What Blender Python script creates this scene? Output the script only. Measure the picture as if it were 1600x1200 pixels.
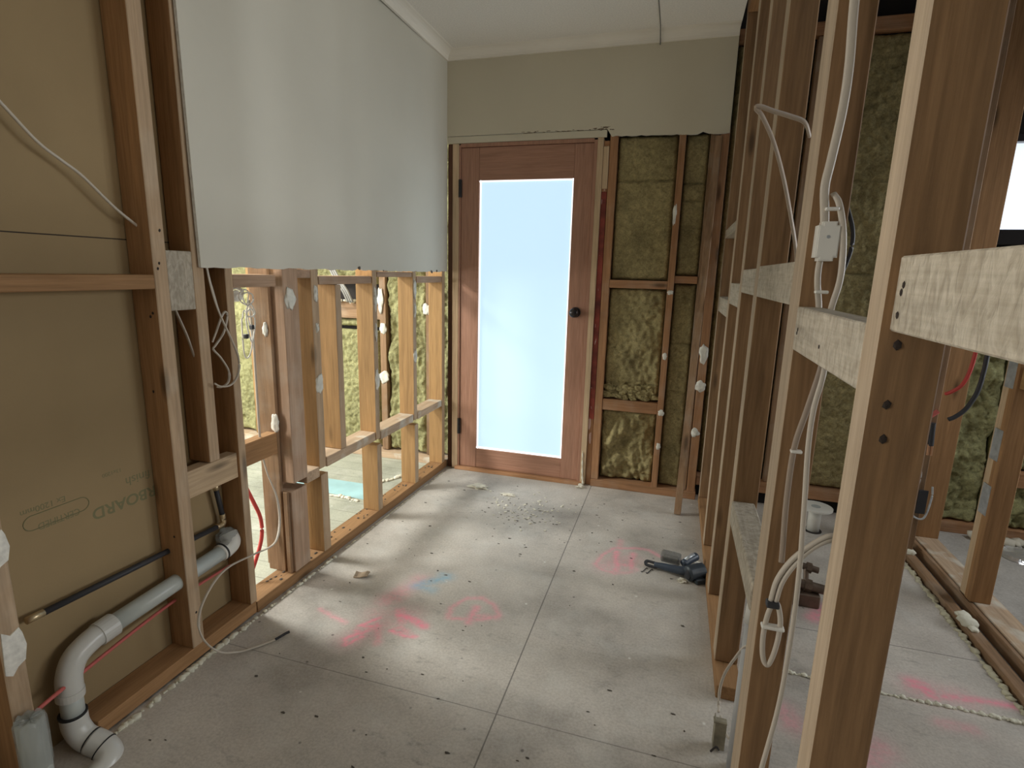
import bpy, bmesh, math, random
from mathutils import Vector, Matrix, noise

for o in list(bpy.data.objects):
    bpy.data.objects.remove(o, do_unlink=True)
scene = bpy.context.scene
C = scene.collection

# ------------------------------------------------------------------ camera
cam_d = bpy.data.cameras.new('camera')
cam_d.sensor_fit = 'HORIZONTAL'; cam_d.sensor_width = 36.0; cam_d.lens = 19.069
cam_d.clip_start = 0.02
cam = bpy.data.objects.new('camera', cam_d); C.objects.link(cam)
cam.matrix_world = Matrix(((0.957393, -0.08208, 0.276878, 0.0),
                           (0.287639, 0.185573, -0.939588, 0.0),
                           (0.02574, 0.979196, 0.201276, 1.27),
                           (0, 0, 0, 1)))
scene.camera = cam

# ------------------------------------------------------------------ world, daylight and fill lamps, exposure
world = bpy.data.worlds.new('world'); scene.world = world; world.use_nodes = True
wb = world.node_tree.nodes['Background']
wb.inputs[0].default_value = (0.80, 0.90, 1.0, 1); wb.inputs[1].default_value = 0.07


def area(name, loc, target, sx, sy, power, col, spread=math.pi):
    d = bpy.data.lights.new(name, 'AREA'); d.shape = 'RECTANGLE'; d.size = sx; d.size_y = sy
    d.energy = power; d.color = col; d.spread = spread
    o = bpy.data.objects.new(name, d); C.objects.link(o); o.location = loc
    o.rotation_euler = (Vector(target) - Vector(loc)).to_track_quat('-Z', 'Y').to_euler()
    return o


area('left_room_skylight', (-3.0, 1.75, 2.42), (-1.5, 1.6, 0.4), 0.5, 0.5, 84, (0.98, 1.0, 0.96))
area('left_room_window', (-4.7, 1.6, 1.4), (-1.4, 2.2, 1.0), 1.6, 1.4, 88, (0.95, 1.0, 0.98))
area('hall_window', (-3.7, -0.55, 1.45), (0.3, 0.8, 1.2), 0.6, 1.4, 72, (1.0, 0.98, 0.94))  # unseen lamp added to brighten the left-facing edges of the right studs
area('front_window', (-0.9, -2.5, 1.6), (-0.7, 3.0, 1.6), 1.6, 1.3, 4, (1.0, 0.96, 0.90))
area('right_room_window', (3.3, 2.75, 1.55), (-1.4, 1.8, 1.0), 1.5, 1.2, 15, (0.90, 0.96, 1.0), math.radians(75))
area('right_room_side_window', (3.6, 0.9, 1.5), (-1.4, 1.1, 0.8), 1.5, 1.2, 5, (1.0, 0.97, 0.92), math.radians(75))  # unseen lamp added to lift the near left wall
area('middle_room_skylight', (0.75, 1.5, 2.5), (0.8, 1.9, 0.0), 0.4, 0.5, 1.7, (0.60, 0.79, 1.0))  # added overhead lamp that tints the middle room floor blue
area('right_room_skylight', (2.3, 2.2, 2.58), (2.0, 2.8, 0.0), 0.6, 0.6, 8, (0.95, 0.98, 1.0), math.radians(110))  # added lamp pointing down to brighten the right room floor

scene.view_settings.view_transform = 'Standard'
scene.view_settings.look = 'None'
scene.view_settings.exposure = 0.0
scene.view_settings.gamma = 1.0
scene.view_settings.use_curve_mapping = False

# ------------------------------------------------------------------ materials
MATS = {}


def new_mat(name):
    m = bpy.data.materials.new(name); m.use_nodes = True
    n = m.node_tree.nodes; l = m.node_tree.links
    return m, n, l, n['Principled BSDF']


def ramp(n, stops):
    r = n.new('ShaderNodeValToRGB')
    e = r.color_ramp.elements
    e[0].position, e[0].color = stops[0][0], (*stops[0][1], 1)
    e[1].position, e[1].color = stops[-1][0], (*stops[-1][1], 1)
    for p, c in stops[1:-1]:
        x = e.new(p); x.color = (*c, 1)
    return r


def sc(c, k):
    return tuple(min(1, v * k) for v in c)


def wood(name, base, axis, rough=0.75, knots=True, contrast=0.28, rand=0.25, stain=0.0, sawn=False):
    key = (name, axis)
    if key in MATS: return MATS[key]
    m, n, l, b = new_mat('%s_%s' % (name, axis))
    tc = n.new('ShaderNodeTexCoord'); info = n.new('ShaderNodeObjectInfo')
    add = n.new('ShaderNodeVectorMath'); add.operation = 'ADD'
    cmb = n.new('ShaderNodeVectorMath'); cmb.operation = 'SCALE'
    cmb.inputs[0].default_value = (13.1, 7.7, 5.3)
    l.new(info.outputs['Random'], cmb.inputs['Scale'])
    l.new(tc.outputs['Object'], add.inputs[0]); l.new(cmb.outputs[0], add.inputs[1])
    mp = n.new('ShaderNodeMapping'); l.new(add.outputs[0], mp.inputs[0])
    s = {'x': (1.2, 22, 22), 'y': (22, 1.2, 22), 'z': (22, 22, 1.2)}[axis]
    mp.inputs['Scale'].default_value = s
    g = n.new('ShaderNodeTexNoise'); g.inputs['Scale'].default_value = 1.6
    g.inputs['Detail'].default_value = 6; g.inputs['Roughness'].default_value = 0.6
    g.inputs['Distortion'].default_value = 0.6
    l.new(mp.outputs[0], g.inputs[0])
    fine = n.new('ShaderNodeTexNoise'); fine.inputs['Scale'].default_value = 7; fine.inputs['Detail'].default_value = 4
    l.new(mp.outputs[0], fine.inputs[0])
    rp = ramp(n, [(0.30, sc(base, 1 - contrast)), (0.52, base), (0.72, sc(base, 1 + contrast * 0.7))])
    l.new(g.outputs[0], rp.inputs[0])
    mx = n.new('ShaderNodeMix'); mx.data_type = 'RGBA'; mx.blend_type = 'MULTIPLY'; mx.inputs[0].default_value = 0.5
    fr = ramp(n, [(0.3, (0.72, 0.68, 0.62)), (0.65, (1.1, 1.1, 1.1))])
    l.new(fine.outputs[0], fr.inputs[0]); l.new(rp.outputs[0], mx.inputs[6]); l.new(fr.outputs[0], mx.inputs[7])
    out = mx.outputs[2]
    if knots:
        mk = n.new('ShaderNodeMapping'); l.new(add.outputs[0], mk.inputs[0])
        mk.inputs['Scale'].default_value = {'x': (2.6, 11, 11), 'y': (11, 2.6, 11), 'z': (11, 11, 2.6)}[axis]
        v = n.new('ShaderNodeTexVoronoi'); v.inputs['Scale'].default_value = 1.0
        l.new(mk.outputs[0], v.inputs[0])
        kr = ramp(n, [(0.06, (1, 1, 1)), (0.17, (0, 0, 0))])
        l.new(v.outputs['Distance'], kr.inputs[0])
        sp = n.new('ShaderNodeSeparateColor'); l.new(v.outputs['Color'], sp.inputs[0])
        gt = n.new('ShaderNodeMath'); gt.operation = 'GREATER_THAN'; gt.inputs[1].default_value = 0.45
        l.new(sp.outputs[0], gt.inputs[0])
        ml = n.new('ShaderNodeMath'); ml.operation = 'MULTIPLY'
        l.new(kr.outputs[0], ml.inputs[0]); l.new(gt.outputs[0], ml.inputs[1])
        m2 = n.new('ShaderNodeMix'); m2.data_type = 'RGBA'; m2.inputs[7].default_value = (*sc(base, 0.28), 1)
        m3 = n.new('ShaderNodeMath'); m3.operation = 'MULTIPLY'; m3.inputs[1].default_value = 0.85
        l.new(ml.outputs[0], m3.inputs[0]); l.new(m3.outputs[0], m2.inputs[0]); l.new(out, m2.inputs[6])
        out = m2.outputs[2]
    if stain > 0:
        sn = n.new('ShaderNodeTexNoise'); sn.inputs['Scale'].default_value = 9; sn.inputs['Detail'].default_value = 5
        l.new(add.outputs[0], sn.inputs[0])
        sr = ramp(n, [(0.5, (0, 0, 0)), (0.68, (1, 1, 1))]); l.new(sn.outputs[0], sr.inputs[0])
        sm = n.new('ShaderNodeMath'); sm.operation = 'MULTIPLY'; sm.inputs[1].default_value = stain
        l.new(sr.outputs[0], sm.inputs[0])
        m4 = n.new('ShaderNodeMix'); m4.data_type = 'RGBA'; m4.inputs[7].default_value = (0.70, 0.70, 0.62, 1)
        l.new(sm.outputs[0], m4.inputs[0]); l.new(out, m4.inputs[6]); out = m4.outputs[2]
    hv = n.new('ShaderNodeHueSaturation')
    mr = n.new('ShaderNodeMapRange'); mr.inputs[3].default_value = 1 - rand; mr.inputs[4].default_value = 1 + rand * 0.6
    l.new(info.outputs['Random'], mr.inputs[0]); l.new(mr.outputs[0], hv.inputs['Value'])
    l.new(out, hv.inputs['Color']); l.new(hv.outputs[0], b.inputs['Base Color'])
    b.inputs['Roughness'].default_value = rough
    b.inputs['Specular IOR Level'].default_value = 0.25
    bp = n.new('ShaderNodeBump'); bp.inputs['Strength'].default_value = 0.25; bp.inputs['Distance'].default_value = 0.002
    l.new(fine.outputs[0], bp.inputs['Height']); l.new(bp.outputs[0], b.inputs['Normal'])
    if sawn:   # furry band-sawn surface
        ms = n.new('ShaderNodeMapping'); l.new(tc.outputs['Object'], ms.inputs[0])
        ms.inputs['Scale'].default_value = (60, 85, 38); ms.inputs['Rotation'].default_value = (0.15, 0, 0)
        sn2 = n.new('ShaderNodeTexNoise'); sn2.inputs['Scale'].default_value = 1.0; sn2.inputs['Detail'].default_value = 5; sn2.inputs['Distortion'].default_value = 0.8
        l.new(ms.outputs[0], sn2.inputs[0])
        b2 = n.new('ShaderNodeBump'); b2.inputs['Strength'].default_value = 0.85; b2.inputs['Distance'].default_value = 0.006
        l.new(sn2.outputs[0], b2.inputs['Height']); l.new(bp.outputs[0], b2.inputs['Normal']); l.new(b2.outputs[0], b.inputs['Normal'])
        m5 = n.new('ShaderNodeMix'); m5.data_type = 'RGBA'; m5.blend_type = 'MULTIPLY'; m5.inputs[0].default_value = 0.7
        r5 = ramp(n, [(0.35, (0.70, 0.67, 0.63)), (0.62, (1.12, 1.12, 1.12))]); l.new(sn2.outputs[0], r5.inputs[0])
        l.new(hv.outputs[0], m5.inputs[6]); l.new(r5.outputs[0], m5.inputs[7]); l.new(m5.outputs[2], b.inputs['Base Color'])
    MATS[key] = m
    return m


def plain(name, col, rough=0.5, metal=0.0, scale=0, amp=0.15, bump=0.0, bscale=60, spec=0.4, trans=0.0, alpha=1.0, emit=None, es=0.0):
    if name in MATS: return MATS[name]
    m, n, l, b = new_mat(name)
    b.inputs['Base Color'].default_value = (*col, 1)
    b.inputs['Roughness'].default_value = rough; b.inputs['Metallic'].default_value = metal
    b.inputs['Specular IOR Level'].default_value = spec
    b.inputs['Transmission Weight'].default_value = trans
    b.inputs['Alpha'].default_value = alpha
    if emit: b.inputs['Emission Color'].default_value = (*emit, 1); b.inputs['Emission Strength'].default_value = es
    tc = n.new('ShaderNodeTexCoord')
    if scale:
        t = n.new('ShaderNodeTexNoise'); t.inputs['Scale'].default_value = scale; t.inputs['Detail'].default_value = 5
        l.new(tc.outputs['Object'], t.inputs[0])
        r = ramp(n, [(0.3, sc(col, 1 - amp)), (0.7, sc(col, 1 + amp))]); l.new(t.outputs[0], r.inputs[0])
        l.new(r.outputs[0], b.inputs['Base Color'])
    if bump:
        t2 = n.new('ShaderNodeTexNoise'); t2.inputs['Scale'].default_value = bscale; t2.inputs['Detail'].default_value = 5
        l.new(tc.outputs['Object'], t2.inputs[0])
        bp = n.new('ShaderNodeBump'); bp.inputs['Strength'].default_value = bump; bp.inputs['Distance'].default_value = 0.004
        l.new(t2.outputs[0], bp.inputs['Height']); l.new(bp.outputs[0], b.inputs['Normal'])
    MATS[name] = m
    return m


def insulation_mat(name, col):
    if name in MATS: return MATS[name]
    m, n, l, b = new_mat(name)
    tc = n.new('ShaderNodeTexCoord')
    a = n.new('ShaderNodeTexNoise'); a.inputs['Scale'].default_value = 6; a.inputs['Detail'].default_value = 8; a.inputs['Roughness'].default_value = 0.7
    f = n.new('ShaderNodeTexNoise'); f.inputs['Scale'].default_value = 70; f.inputs['Detail'].default_value = 6; f.inputs['Roughness'].default_value = 0.8
    f.inputs['Distortion'].default_value = 1.0
    l.new(tc.outputs['Object'], a.inputs[0]); l.new(tc.outputs['Object'], f.inputs[0])
    r = ramp(n, [(0.3, sc(col, 0.62)), (0.5, col), (0.72, sc(col, 1.3))]); l.new(a.outputs[0], r.inputs[0])
    r2 = ramp(n, [(0.36, (0.5, 0.5, 0.48)), (0.6, (1.15, 1.15, 1.1))]); l.new(f.outputs[0], r2.inputs[0])
    mx = n.new('ShaderNodeMix'); mx.data_type = 'RGBA'; mx.blend_type = 'MULTIPLY'; mx.inputs[0].default_value = 0.8
    l.new(r.outputs[0], mx.inputs[6]); l.new(r2.outputs[0], mx.inputs[7]); l.new(mx.outputs[2], b.inputs['Base Color'])
    b.inputs['Roughness'].default_value = 1.0; b.inputs['Specular IOR Level'].default_value = 0.05
    bp = n.new('ShaderNodeBump'); bp.inputs['Strength'].default_value = 0.9; bp.inputs['Distance'].default_value = 0.01
    l.new(f.outputs[0], bp.inputs['Height']); l.new(bp.outputs[0], b.inputs['Normal'])
    MATS[name] = m
    return m


def floor_mat(name, base, dusty=0.0, planks=False, seams=True):
    m, n, l, b = new_mat(name)
    tc = n.new('ShaderNodeTexCoord')
    P = tc.outputs['Object']
    a = n.new('ShaderNodeTexNoise'); a.inputs['Scale'].default_value = 1.7; a.inputs['Detail'].default_value = 7; a.inputs['Roughness'].default_value = 0.62
    l.new(P, a.inputs[0])
    r = ramp(n, [(0.30, sc(base, 0.60)), (0.48, base), (0.68, sc(base, 1.30))]); l.new(a.outputs[0], r.inputs[0])
    col = r.outputs[0]
    f = n.new('ShaderNodeTexNoise'); f.inputs['Scale'].default_value = 120; f.inputs['Detail'].default_value = 4; f.inputs['Roughness'].default_value = 0.7
    l.new(P, f.inputs[0])
    fr = ramp(n, [(0.33, (0.78, 0.76, 0.74)), (0.62, (1.1, 1.1, 1.1))]); l.new(f.outputs[0], fr.inputs[0])

    def mix(c, fac, colr, blend='MIX', facv=None):
        q = n.new('ShaderNodeMix'); q.data_type = 'RGBA'; q.blend_type = blend
        if fac is None: q.inputs[0].default_value = facv
        else: l.new(fac, q.inputs[0])
        l.new(c, q.inputs[6])
        if isinstance(colr, tuple): q.inputs[7].default_value = (*colr, 1)
        else: l.new(colr, q.inputs[7])
        return q.outputs[2]

    def math_(op, x, y=None):
        q = n.new('ShaderNodeMath'); q.operation = op
        for i, v in enumerate((x, y)):
            if v is None: continue
            if isinstance(v, (int, float)): q.inputs[i].default_value = v
            else: l.new(v, q.inputs[i])
        return q.outputs[0]
    col = mix(col, None, fr.outputs[0], 'MULTIPLY', 0.7)
    # scuffs: stretched noise, dark
    mp = n.new('ShaderNodeMapping'); mp.inputs['Scale'].default_value = (16, 34, 1); mp.inputs['Rotation'].default_value = (0, 0, 0.5)
    l.new(P, mp.inputs[0])
    s = n.new('ShaderNodeTexNoise'); s.inputs['Scale'].default_value = 1.0; s.inputs['Detail'].default_value = 8; s.inputs['Roughness'].default_value = 0.75
    l.new(mp.outputs[0], s.inputs[0])
    sr = ramp(n, [(0.54, (0, 0, 0)), (0.70, (1, 1, 1))]); l.new(s.outputs[0], sr.inputs[0])
    mask = n.new('ShaderNodeTexNoise'); mask.inputs['Scale'].default_value = 2.3; l.new(P, mask.inputs[0])
    mkr = ramp(n, [(0.42, (0, 0, 0)), (0.62, (1, 1, 1))]); l.new(mask.outputs[0], mkr.inputs[0])
    col = mix(col, math_('MULTIPLY', math_('MULTIPLY', sr.outputs[0], mkr.outputs[0]), 0.75), sc(base, 0.42))
    # pale dust smears
    d = n.new('ShaderNodeTexNoise'); d.inputs['Scale'].default_value = 5.5; d.inputs['Detail'].default_value = 9; d.inputs['Roughness'].default_value = 0.7
    l.new(P, d.inputs[0])
    dr = ramp(n, [(0.50, (0, 0, 0)), (0.75, (1, 1, 1))]); l.new(d.outputs[0], dr.inputs[0])
    col = mix(col, math_('MULTIPLY', dr.outputs[0], 0.35 + dusty), (0.66, 0.66, 0.62))
    # dark specks
    v = n.new('ShaderNodeTexVoronoi'); v.inputs['Scale'].default_value = 17; l.new(P, v.inputs[0])
    vr = ramp(n, [(0.05, (1, 1, 1)), (0.11, (0, 0, 0))]); l.new(v.outputs['Distance'], vr.inputs[0])
    vs = n.new('ShaderNodeSeparateColor'); l.new(v.outputs['Color'], vs.inputs[0])
    col = mix(col, math_('MULTIPLY', math_('MULTIPLY', vr.outputs[0], math_('GREATER_THAN', vs.outputs[0], 0.86)), 0.75), sc(base, 0.2))
    col = mix(col, math_('MULTIPLY', math_('MULTIPLY', vr.outputs[0], math_('LESS_THAN', vs.outputs[0], 0.12)), 0.8), (0.75, 0.75, 0.70))
    sx = n.new('ShaderNodeSeparateXYZ'); l.new(P, sx.inputs[0])
    if seams:
        l1 = math_('LESS_THAN', math_('ABSOLUTE', math_('ADD', sx.outputs[0], 0.405)), 0.0022)
        l2 = math_('LESS_THAN', math_('ABSOLUTE', math_('SUBTRACT', sx.outputs[1], 1.302)), 0.0018)
        l3 = math_('MULTIPLY', math_('LESS_THAN', math_('ABSOLUTE', math_('SUBTRACT', sx.outputs[1], 2.04)), 0.002),
                   math_('GREATER_THAN', sx.outputs[0], 0.29))
        sm = math_('MAXIMUM', math_('MAXIMUM', l1, math_('MULTIPLY', l2, 0.7)), l3)
        col = mix(col, math_('MULTIPLY', sm, 0.75), sc(base, 0.22))
        at = n.new('ShaderNodeAttribute'); at.attribute_name = 'pink'
        pn = n.new('ShaderNodeTexNoise'); pn.inputs['Scale'].default_value = 55; pn.inputs['Detail'].default_value = 6; l.new(P, pn.inputs[0])
        pr = ramp(n, [(0.30, (0.45, 0.45, 0.45)), (0.60, (1, 1, 1))]); l.new(pn.outputs[0], pr.inputs[0])
        col = mix(col, math_('MULTIPLY', at.outputs['Fac'], pr.outputs[0]), (0.92, 0.32, 0.40))
        ab = n.new('ShaderNodeAttribute'); ab.attribute_name = 'blue'
        col = mix(col, math_('MULTIPLY', ab.outputs['Fac'], pr.outputs[0]), (0.20, 0.48, 0.66))
    if planks:
        w = math_('FRACT', math_('MULTIPLY', sx.outputs[1], 9.0))
        col = mix(col, math_('MULTIPLY', math_('LESS_THAN', w, 0.06), 0.45), sc(base, 0.45))
    l.new(col, b.inputs['Base Color'])
    b.inputs['Roughness'].default_value = 0.62; b.inputs['Specular IOR Level'].default_value = 0.35
    bp = n.new('ShaderNodeBump'); bp.inputs['Strength'].default_value = 0.3; bp.inputs['Distance'].default_value = 0.002
    l.new(s.outputs[0], bp.inputs['Height']); l.new(bp.outputs[0], b.inputs['Normal'])
    return m


def wd(kind, axis):
    K = {'pale': dict(base=(0.60, 0.44, 0.28), contrast=0.18, rand=0.10),
         'brown': dict(base=(0.36, 0.20, 0.092), contrast=0.25, rand=0.14),
         'orange': dict(base=(0.40, 0.235, 0.10), contrast=0.22, rand=0.10),
         'old': dict(base=(0.30, 0.185, 0.105), contrast=0.32, rand=0.12, stain=0.10),
         'grey': dict(base=(0.46, 0.31, 0.21), contrast=0.2, rand=0.08, stain=0.12),
         'dark': dict(base=(0.12, 0.055, 0.03), contrast=0.3, rand=0.2),
         'red': dict(base=(0.40, 0.21, 0.105), contrast=0.25, rand=0.12, stain=0.08),
         'rough': dict(base=(0.50, 0.445, 0.36), contrast=0.16, rand=0.05, sawn=True, knots=False),
         'door': dict(base=(0.42, 0.225, 0.15), contrast=0.16, rand=0.02, knots=False, rough=0.45),
         'brown_dim': dict(base=(0.275, 0.160, 0.078), contrast=0.32, rand=0.08),  # brown for the right studs, shade of their sides put into it
         'edge_warm': dict(base=(0.47, 0.335, 0.215), contrast=0.20, rand=0.08, stain=0.10),  # left stud edges, base made paler in place of light on them
         'edge': dict(base=(0.46, 0.355, 0.25), contrast=0.16, rand=0.08),  # right stud edges, side light put into the base colour
         'plaster_dusted': dict(base=(0.52, 0.38, 0.26), contrast=0.2, rand=0.08, stain=0.75)}[kind]
    return wood(kind + '_timber', axis=axis, **K)


M_plaster = plain('painted_plaster', (0.66, 0.63, 0.54), 0.7, scale=1.5, amp=0.05, bump=0.12, bscale=30, spec=0.25)
M_plaster_warm = plain('painted_plaster_warm', (0.64, 0.585, 0.45), 0.75, scale=1.3, amp=0.05, bump=0.08, bscale=30, spec=0.2)
M_ceiling = plain('ceiling_paint', (0.85, 0.81, 0.73), 0.85, scale=130, amp=0.06, spec=0.1)
M_cornice = plain('cornice_paint', (0.86, 0.81, 0.71), 0.6, scale=4, amp=0.03)
M_core = plain('gypsum_core', (0.72, 0.70, 0.64), 0.95, scale=60, amp=0.15, bump=0.6, bscale=90)
M_paper = plain('plasterboard_paper', (0.33, 0.24, 0.13), 0.85, scale=1.8, amp=0.12, bump=0.05, bscale=200, spec=0.1)
M_ink = plain('green_ink', (0.19, 0.175, 0.09), 0.9)
M_ins = insulation_mat('mineral_wool', (0.47, 0.39, 0.20))
M_insL = insulation_mat('mineral_wool_fresh', (0.44, 0.42, 0.22))
M_cable = plain('white_cable_sheath', (0.54, 0.48, 0.40), 0.45, scale=3, amp=0.06)
M_white = plain('white_plastic', (0.74, 0.72, 0.66), 0.4, scale=5, amp=0.05)
M_pvc = plain('grey_pvc', (0.50, 0.53, 0.50), 0.32, scale=5, amp=0.08, spec=0.5)
M_pvcf = plain('pvc_fitting', (0.62, 0.61, 0.57), 0.28, scale=5, amp=0.06, spec=0.5)
M_black = plain('black_rubber', (0.035, 0.035, 0.04), 0.55)
M_ring = plain('black_seal', (0.02, 0.02, 0.022), 0.5)
M_copper = plain('copper', (0.72, 0.42, 0.26), 0.35, metal=0.9)
M_brass = plain('brass', (0.60, 0.48, 0.30), 0.4, metal=0.85)
M_steel = plain('galvanised_steel', (0.55, 0.58, 0.60), 0.45, metal=0.6, scale=40, amp=0.2)
M_red = plain('red_pipe', (0.60, 0.07, 0.06), 0.4)
M_redp = plain('dusty_red_pipe', (0.55, 0.13, 0.11), 0.6)
M_foam = plain('expanding_foam', (0.74, 0.71, 0.58), 0.8, bump=0.4, bscale=120)
M_daub = plain('stud_adhesive', (0.72, 0.70, 0.62), 0.7, scale=50, amp=0.12, bump=0.5, bscale=90)
M_tool = plain('tool_charcoal', (0.035, 0.045, 0.055), 0.38, scale=10, amp=0.2)
M_toolb = plain('tool_blue_black', (0.05, 0.065, 0.09), 0.3)
M_dark = plain('dark_bronze', (0.05, 0.045, 0.045), 0.3, metal=0.8)
M_blackcav = plain('black_building_paper', (0.03, 0.025, 0.022), 0.9)  # near-black skin behind the wall cavities and around the floor pipe
M_film = plain('clear_film', (0.42, 0.44, 0.42), 0.15, alpha=0.45, spec=0.8)
M_clearbox = plain('smoky_clear_plastic', (0.22, 0.22, 0.21), 0.2, alpha=0.6, spec=0.6)
M_foil = plain('crumpled_foil', (0.80, 0.80, 0.80), 0.25, metal=0.7, bump=1.0, bscale=40)
M_glass = plain('frosted_glass_daylight', (0.25, 0.3, 0.35), 0.9, spec=0.0, emit=(0.57, 0.79, 0.95), es=1.0)
M_edge = plain('clear_glass_edge_daylight', (0.9, 0.95, 1), 0.4, emit=(1.0, 1.0, 1.0), es=1.3)
M_win = plain('window_daylight', (0.9, 0.95, 1), 0.4, emit=(0.80, 0.90, 1.0), es=1.0)
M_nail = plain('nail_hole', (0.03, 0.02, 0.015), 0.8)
M_crumb = plain('plaster_crumb', (0.70, 0.66, 0.55), 0.9, bump=0.4, bscale=100)
M_grit = plain('dark_grit', (0.10, 0.085, 0.07), 0.9)


# ------------------------------------------------------------------ helpers
def finish(name, bm, mat, parent=None, origin=None, smooth=False, mats=None):
    me = bpy.data.meshes.new(name)
    bmesh.ops.recalc_face_normals(bm, faces=bm.faces)
    if smooth:
        for f in bm.faces: f.smooth = True
    root = Vector((0, 0, 0))
    if parent is None:
        if origin is None:
            xs = [v.co for v in bm.verts]
            lo = Vector((min(v.x for v in xs), min(v.y for v in xs), min(v.z for v in xs)))
            hi = Vector((max(v.x for v in xs), max(v.y for v in xs), max(v.z for v in xs)))
            origin = Vector(((lo.x + hi.x) / 2, (lo.y + hi.y) / 2, lo.z))
        root = Vector(origin)
    else:
        root = Vector(parent['_org'])
    bmesh.ops.translate(bm, vec=-root, verts=bm.verts)
    bm.to_mesh(me); bm.free()
    for mm in (mats or [mat]): me.materials.append(mm)
    o = bpy.data.objects.new(name, me); C.objects.link(o)
    o['_org'] = tuple(root)
    if parent is None: o.location = root
    else: o.parent = parent
    return o


def tag(o, label=None, cat=None, group=None, kind=None):
    if label: o['label'] = label
    if cat: o['category'] = cat
    if group: o['group'] = group
    if kind: o['kind'] = kind
    return o


def thing(name, label, cat, loc, group=None, kind=None):
    o = bpy.data.objects.new(name, None); C.objects.link(o); o.location = loc
    o.empty_display_size = 0.05
    o['_org'] = tuple(loc)
    return tag(o, label, cat, group, kind)


def box(bm, x0, x1, y0, y1, z0, z1, bevel=0.0, mi=0):
    r = bmesh.ops.create_cube(bm, size=1.0)
    vs = r['verts']
    bmesh.ops.scale(bm, vec=(x1 - x0, y1 - y0, z1 - z0), verts=vs)
    bmesh.ops.translate(bm, vec=((x0 + x1) / 2, (y0 + y1) / 2, (z0 + z1) / 2), verts=vs)
    fs = set(f for v in vs for f in v.link_faces)
    for f in fs: f.material_index = mi
    if bevel > 0:
        es = list(set(e for v in vs for e in v.link_edges))
        r = bmesh.ops.bevel(bm, geom=es, offset=bevel, segments=1, affect='EDGES', profile=0.5)
        for f in r['faces']: f.material_index = mi
        vs = list(set(v for f in r['faces'] for v in f.verts))
    return vs


def prism(bm, poly, axis, a, b):
    """polygon in the plane across `axis`, extruded from a to b"""
    def P(p, t):
        if axis == 'x': return (t, p[0], p[1])
        if axis == 'y': return (p[0], t, p[1])
        return (p[0], p[1], t)
    va = [bm.verts.new(P(p, a)) for p in poly]; vb = [bm.verts.new(P(p, b)) for p in poly]
    bm.faces.new(va); bm.faces.new(vb[::-1])
    for i in range(len(poly)):
        j = (i + 1) % len(poly); bm.faces.new((va[i], vb[i], vb[j], va[j]))


def catmull(pts, k=8):
    pts = [Vector(p) for p in pts]
    if len(pts) < 3:
        return [pts[0].lerp(pts[-1], i / k) for i in range(k + 1)]
    P = [pts[0] * 2 - pts[1]] + pts + [pts[-1] * 2 - pts[-2]]
    out = []
    for i in range(1, len(P) - 2):
        p0, p1, p2, p3 = P[i - 1:i + 3]
        for j in range(k):
            t = j / k
            out.append(0.5 * ((2 * p1) + (p2 - p0) * t + (2 * p0 - 5 * p1 + 4 * p2 - p3) * t * t + (3 * p1 - p0 - 3 * p2 + p3) * t ** 3))
    out.append(pts[-1])
    return out


def sweep(bm, pts, ra, rb=None, up=(0, 0, 1), seg=12, k=8, cap=True, mi=0, radfn=None):
    """tube with elliptical section: ra across `up`, rb along it"""
    rb = rb or ra
    cs = catmull(pts, k) if k else [Vector(p) for p in pts]
    rings = []
    upv = Vector(up)
    side = None
    for i, p in enumerate(cs):
        t = (cs[min(i + 1, len(cs) - 1)] - cs[max(i - 1, 0)])
        if t.length < 1e-9: t = Vector((0, 0, 1))
        t.normalize()
        s = upv - t * upv.dot(t)
        if s.length < 0.05: s = side if side else t.orthogonal()
        s = (s - t * s.dot(t)).normalized(); side = s
        w = t.cross(s)
        f = radfn(i / (len(cs) - 1)) if radfn else 1.0
        rings.append([bm.verts.new(p + w * (ra * f * math.cos(a)) + s * (rb * f * math.sin(a)))
                      for a in [2 * math.pi * q / seg for q in range(seg)]])
    for i in range(len(rings) - 1):
        for q in range(seg):
            f = bm.faces.new((rings[i][q], rings[i][(q + 1) % seg], rings[i + 1][(q + 1) % seg], rings[i + 1][q]))
            f.material_index = mi
    if cap:
        bm.faces.new(rings[0][::-1]).material_index = mi; bm.faces.new(rings[-1]).material_index = mi


def cyl(bm, a, b, r, seg=24, r2=None, mi=0):
    a, b = Vector(a), Vector(b)
    sweep(bm, [a, b], r, seg=seg, k=0, mi=mi, radfn=(lambda t: 1 + ((r2 or r) / r - 1) * t))


def blob(bm, c, sx, sy, sz, seed=0, amp=0.3, sub=2, fr=3.0):
    r = bmesh.ops.create_icosphere(bm, subdivisions=sub, radius=1.0)
    for v in r['verts']:
        k = 1 + amp * noise.noise(v.co * fr * 0.5 + Vector((seed * 3.7, seed * 1.3, seed)))
        v.co = Vector((v.co.x * sx * k + c[0], v.co.y * sy * k + c[1], v.co.z * sz * k + c[2]))


TW = {}


def timber(name, label, x0, x1, y0, y1, z0, z1, kind='brown', group=None, cat=None, parent=None, bevel=0.002, axis=None, edge=None, edge_dir=-1):
    bm = bmesh.new()
    box(bm, x0, x1, y0, y1, z0, z1, bevel)
    d = {'x': x1 - x0, 'y': y1 - y0, 'z': z1 - z0}
    ax = axis or max(d, key=d.get)
    if edge:   # paler material on the light-facing side, light put into the colour
        bm.normal_update()
        for f in bm.faces:
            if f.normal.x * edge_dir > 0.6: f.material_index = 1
    o = finish(name, bm, wd(kind, ax), parent, mats=[wd(kind, ax), wd(edge, ax)] if edge else None)
    if parent is None:
        tag(o, label, cat or {'stud': 'stud', 'noggin': 'noggin', 'bottom_plate': 'plate'}.get(name, 'timber'), group)
    elif label: o['label'] = label
    return o


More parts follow.
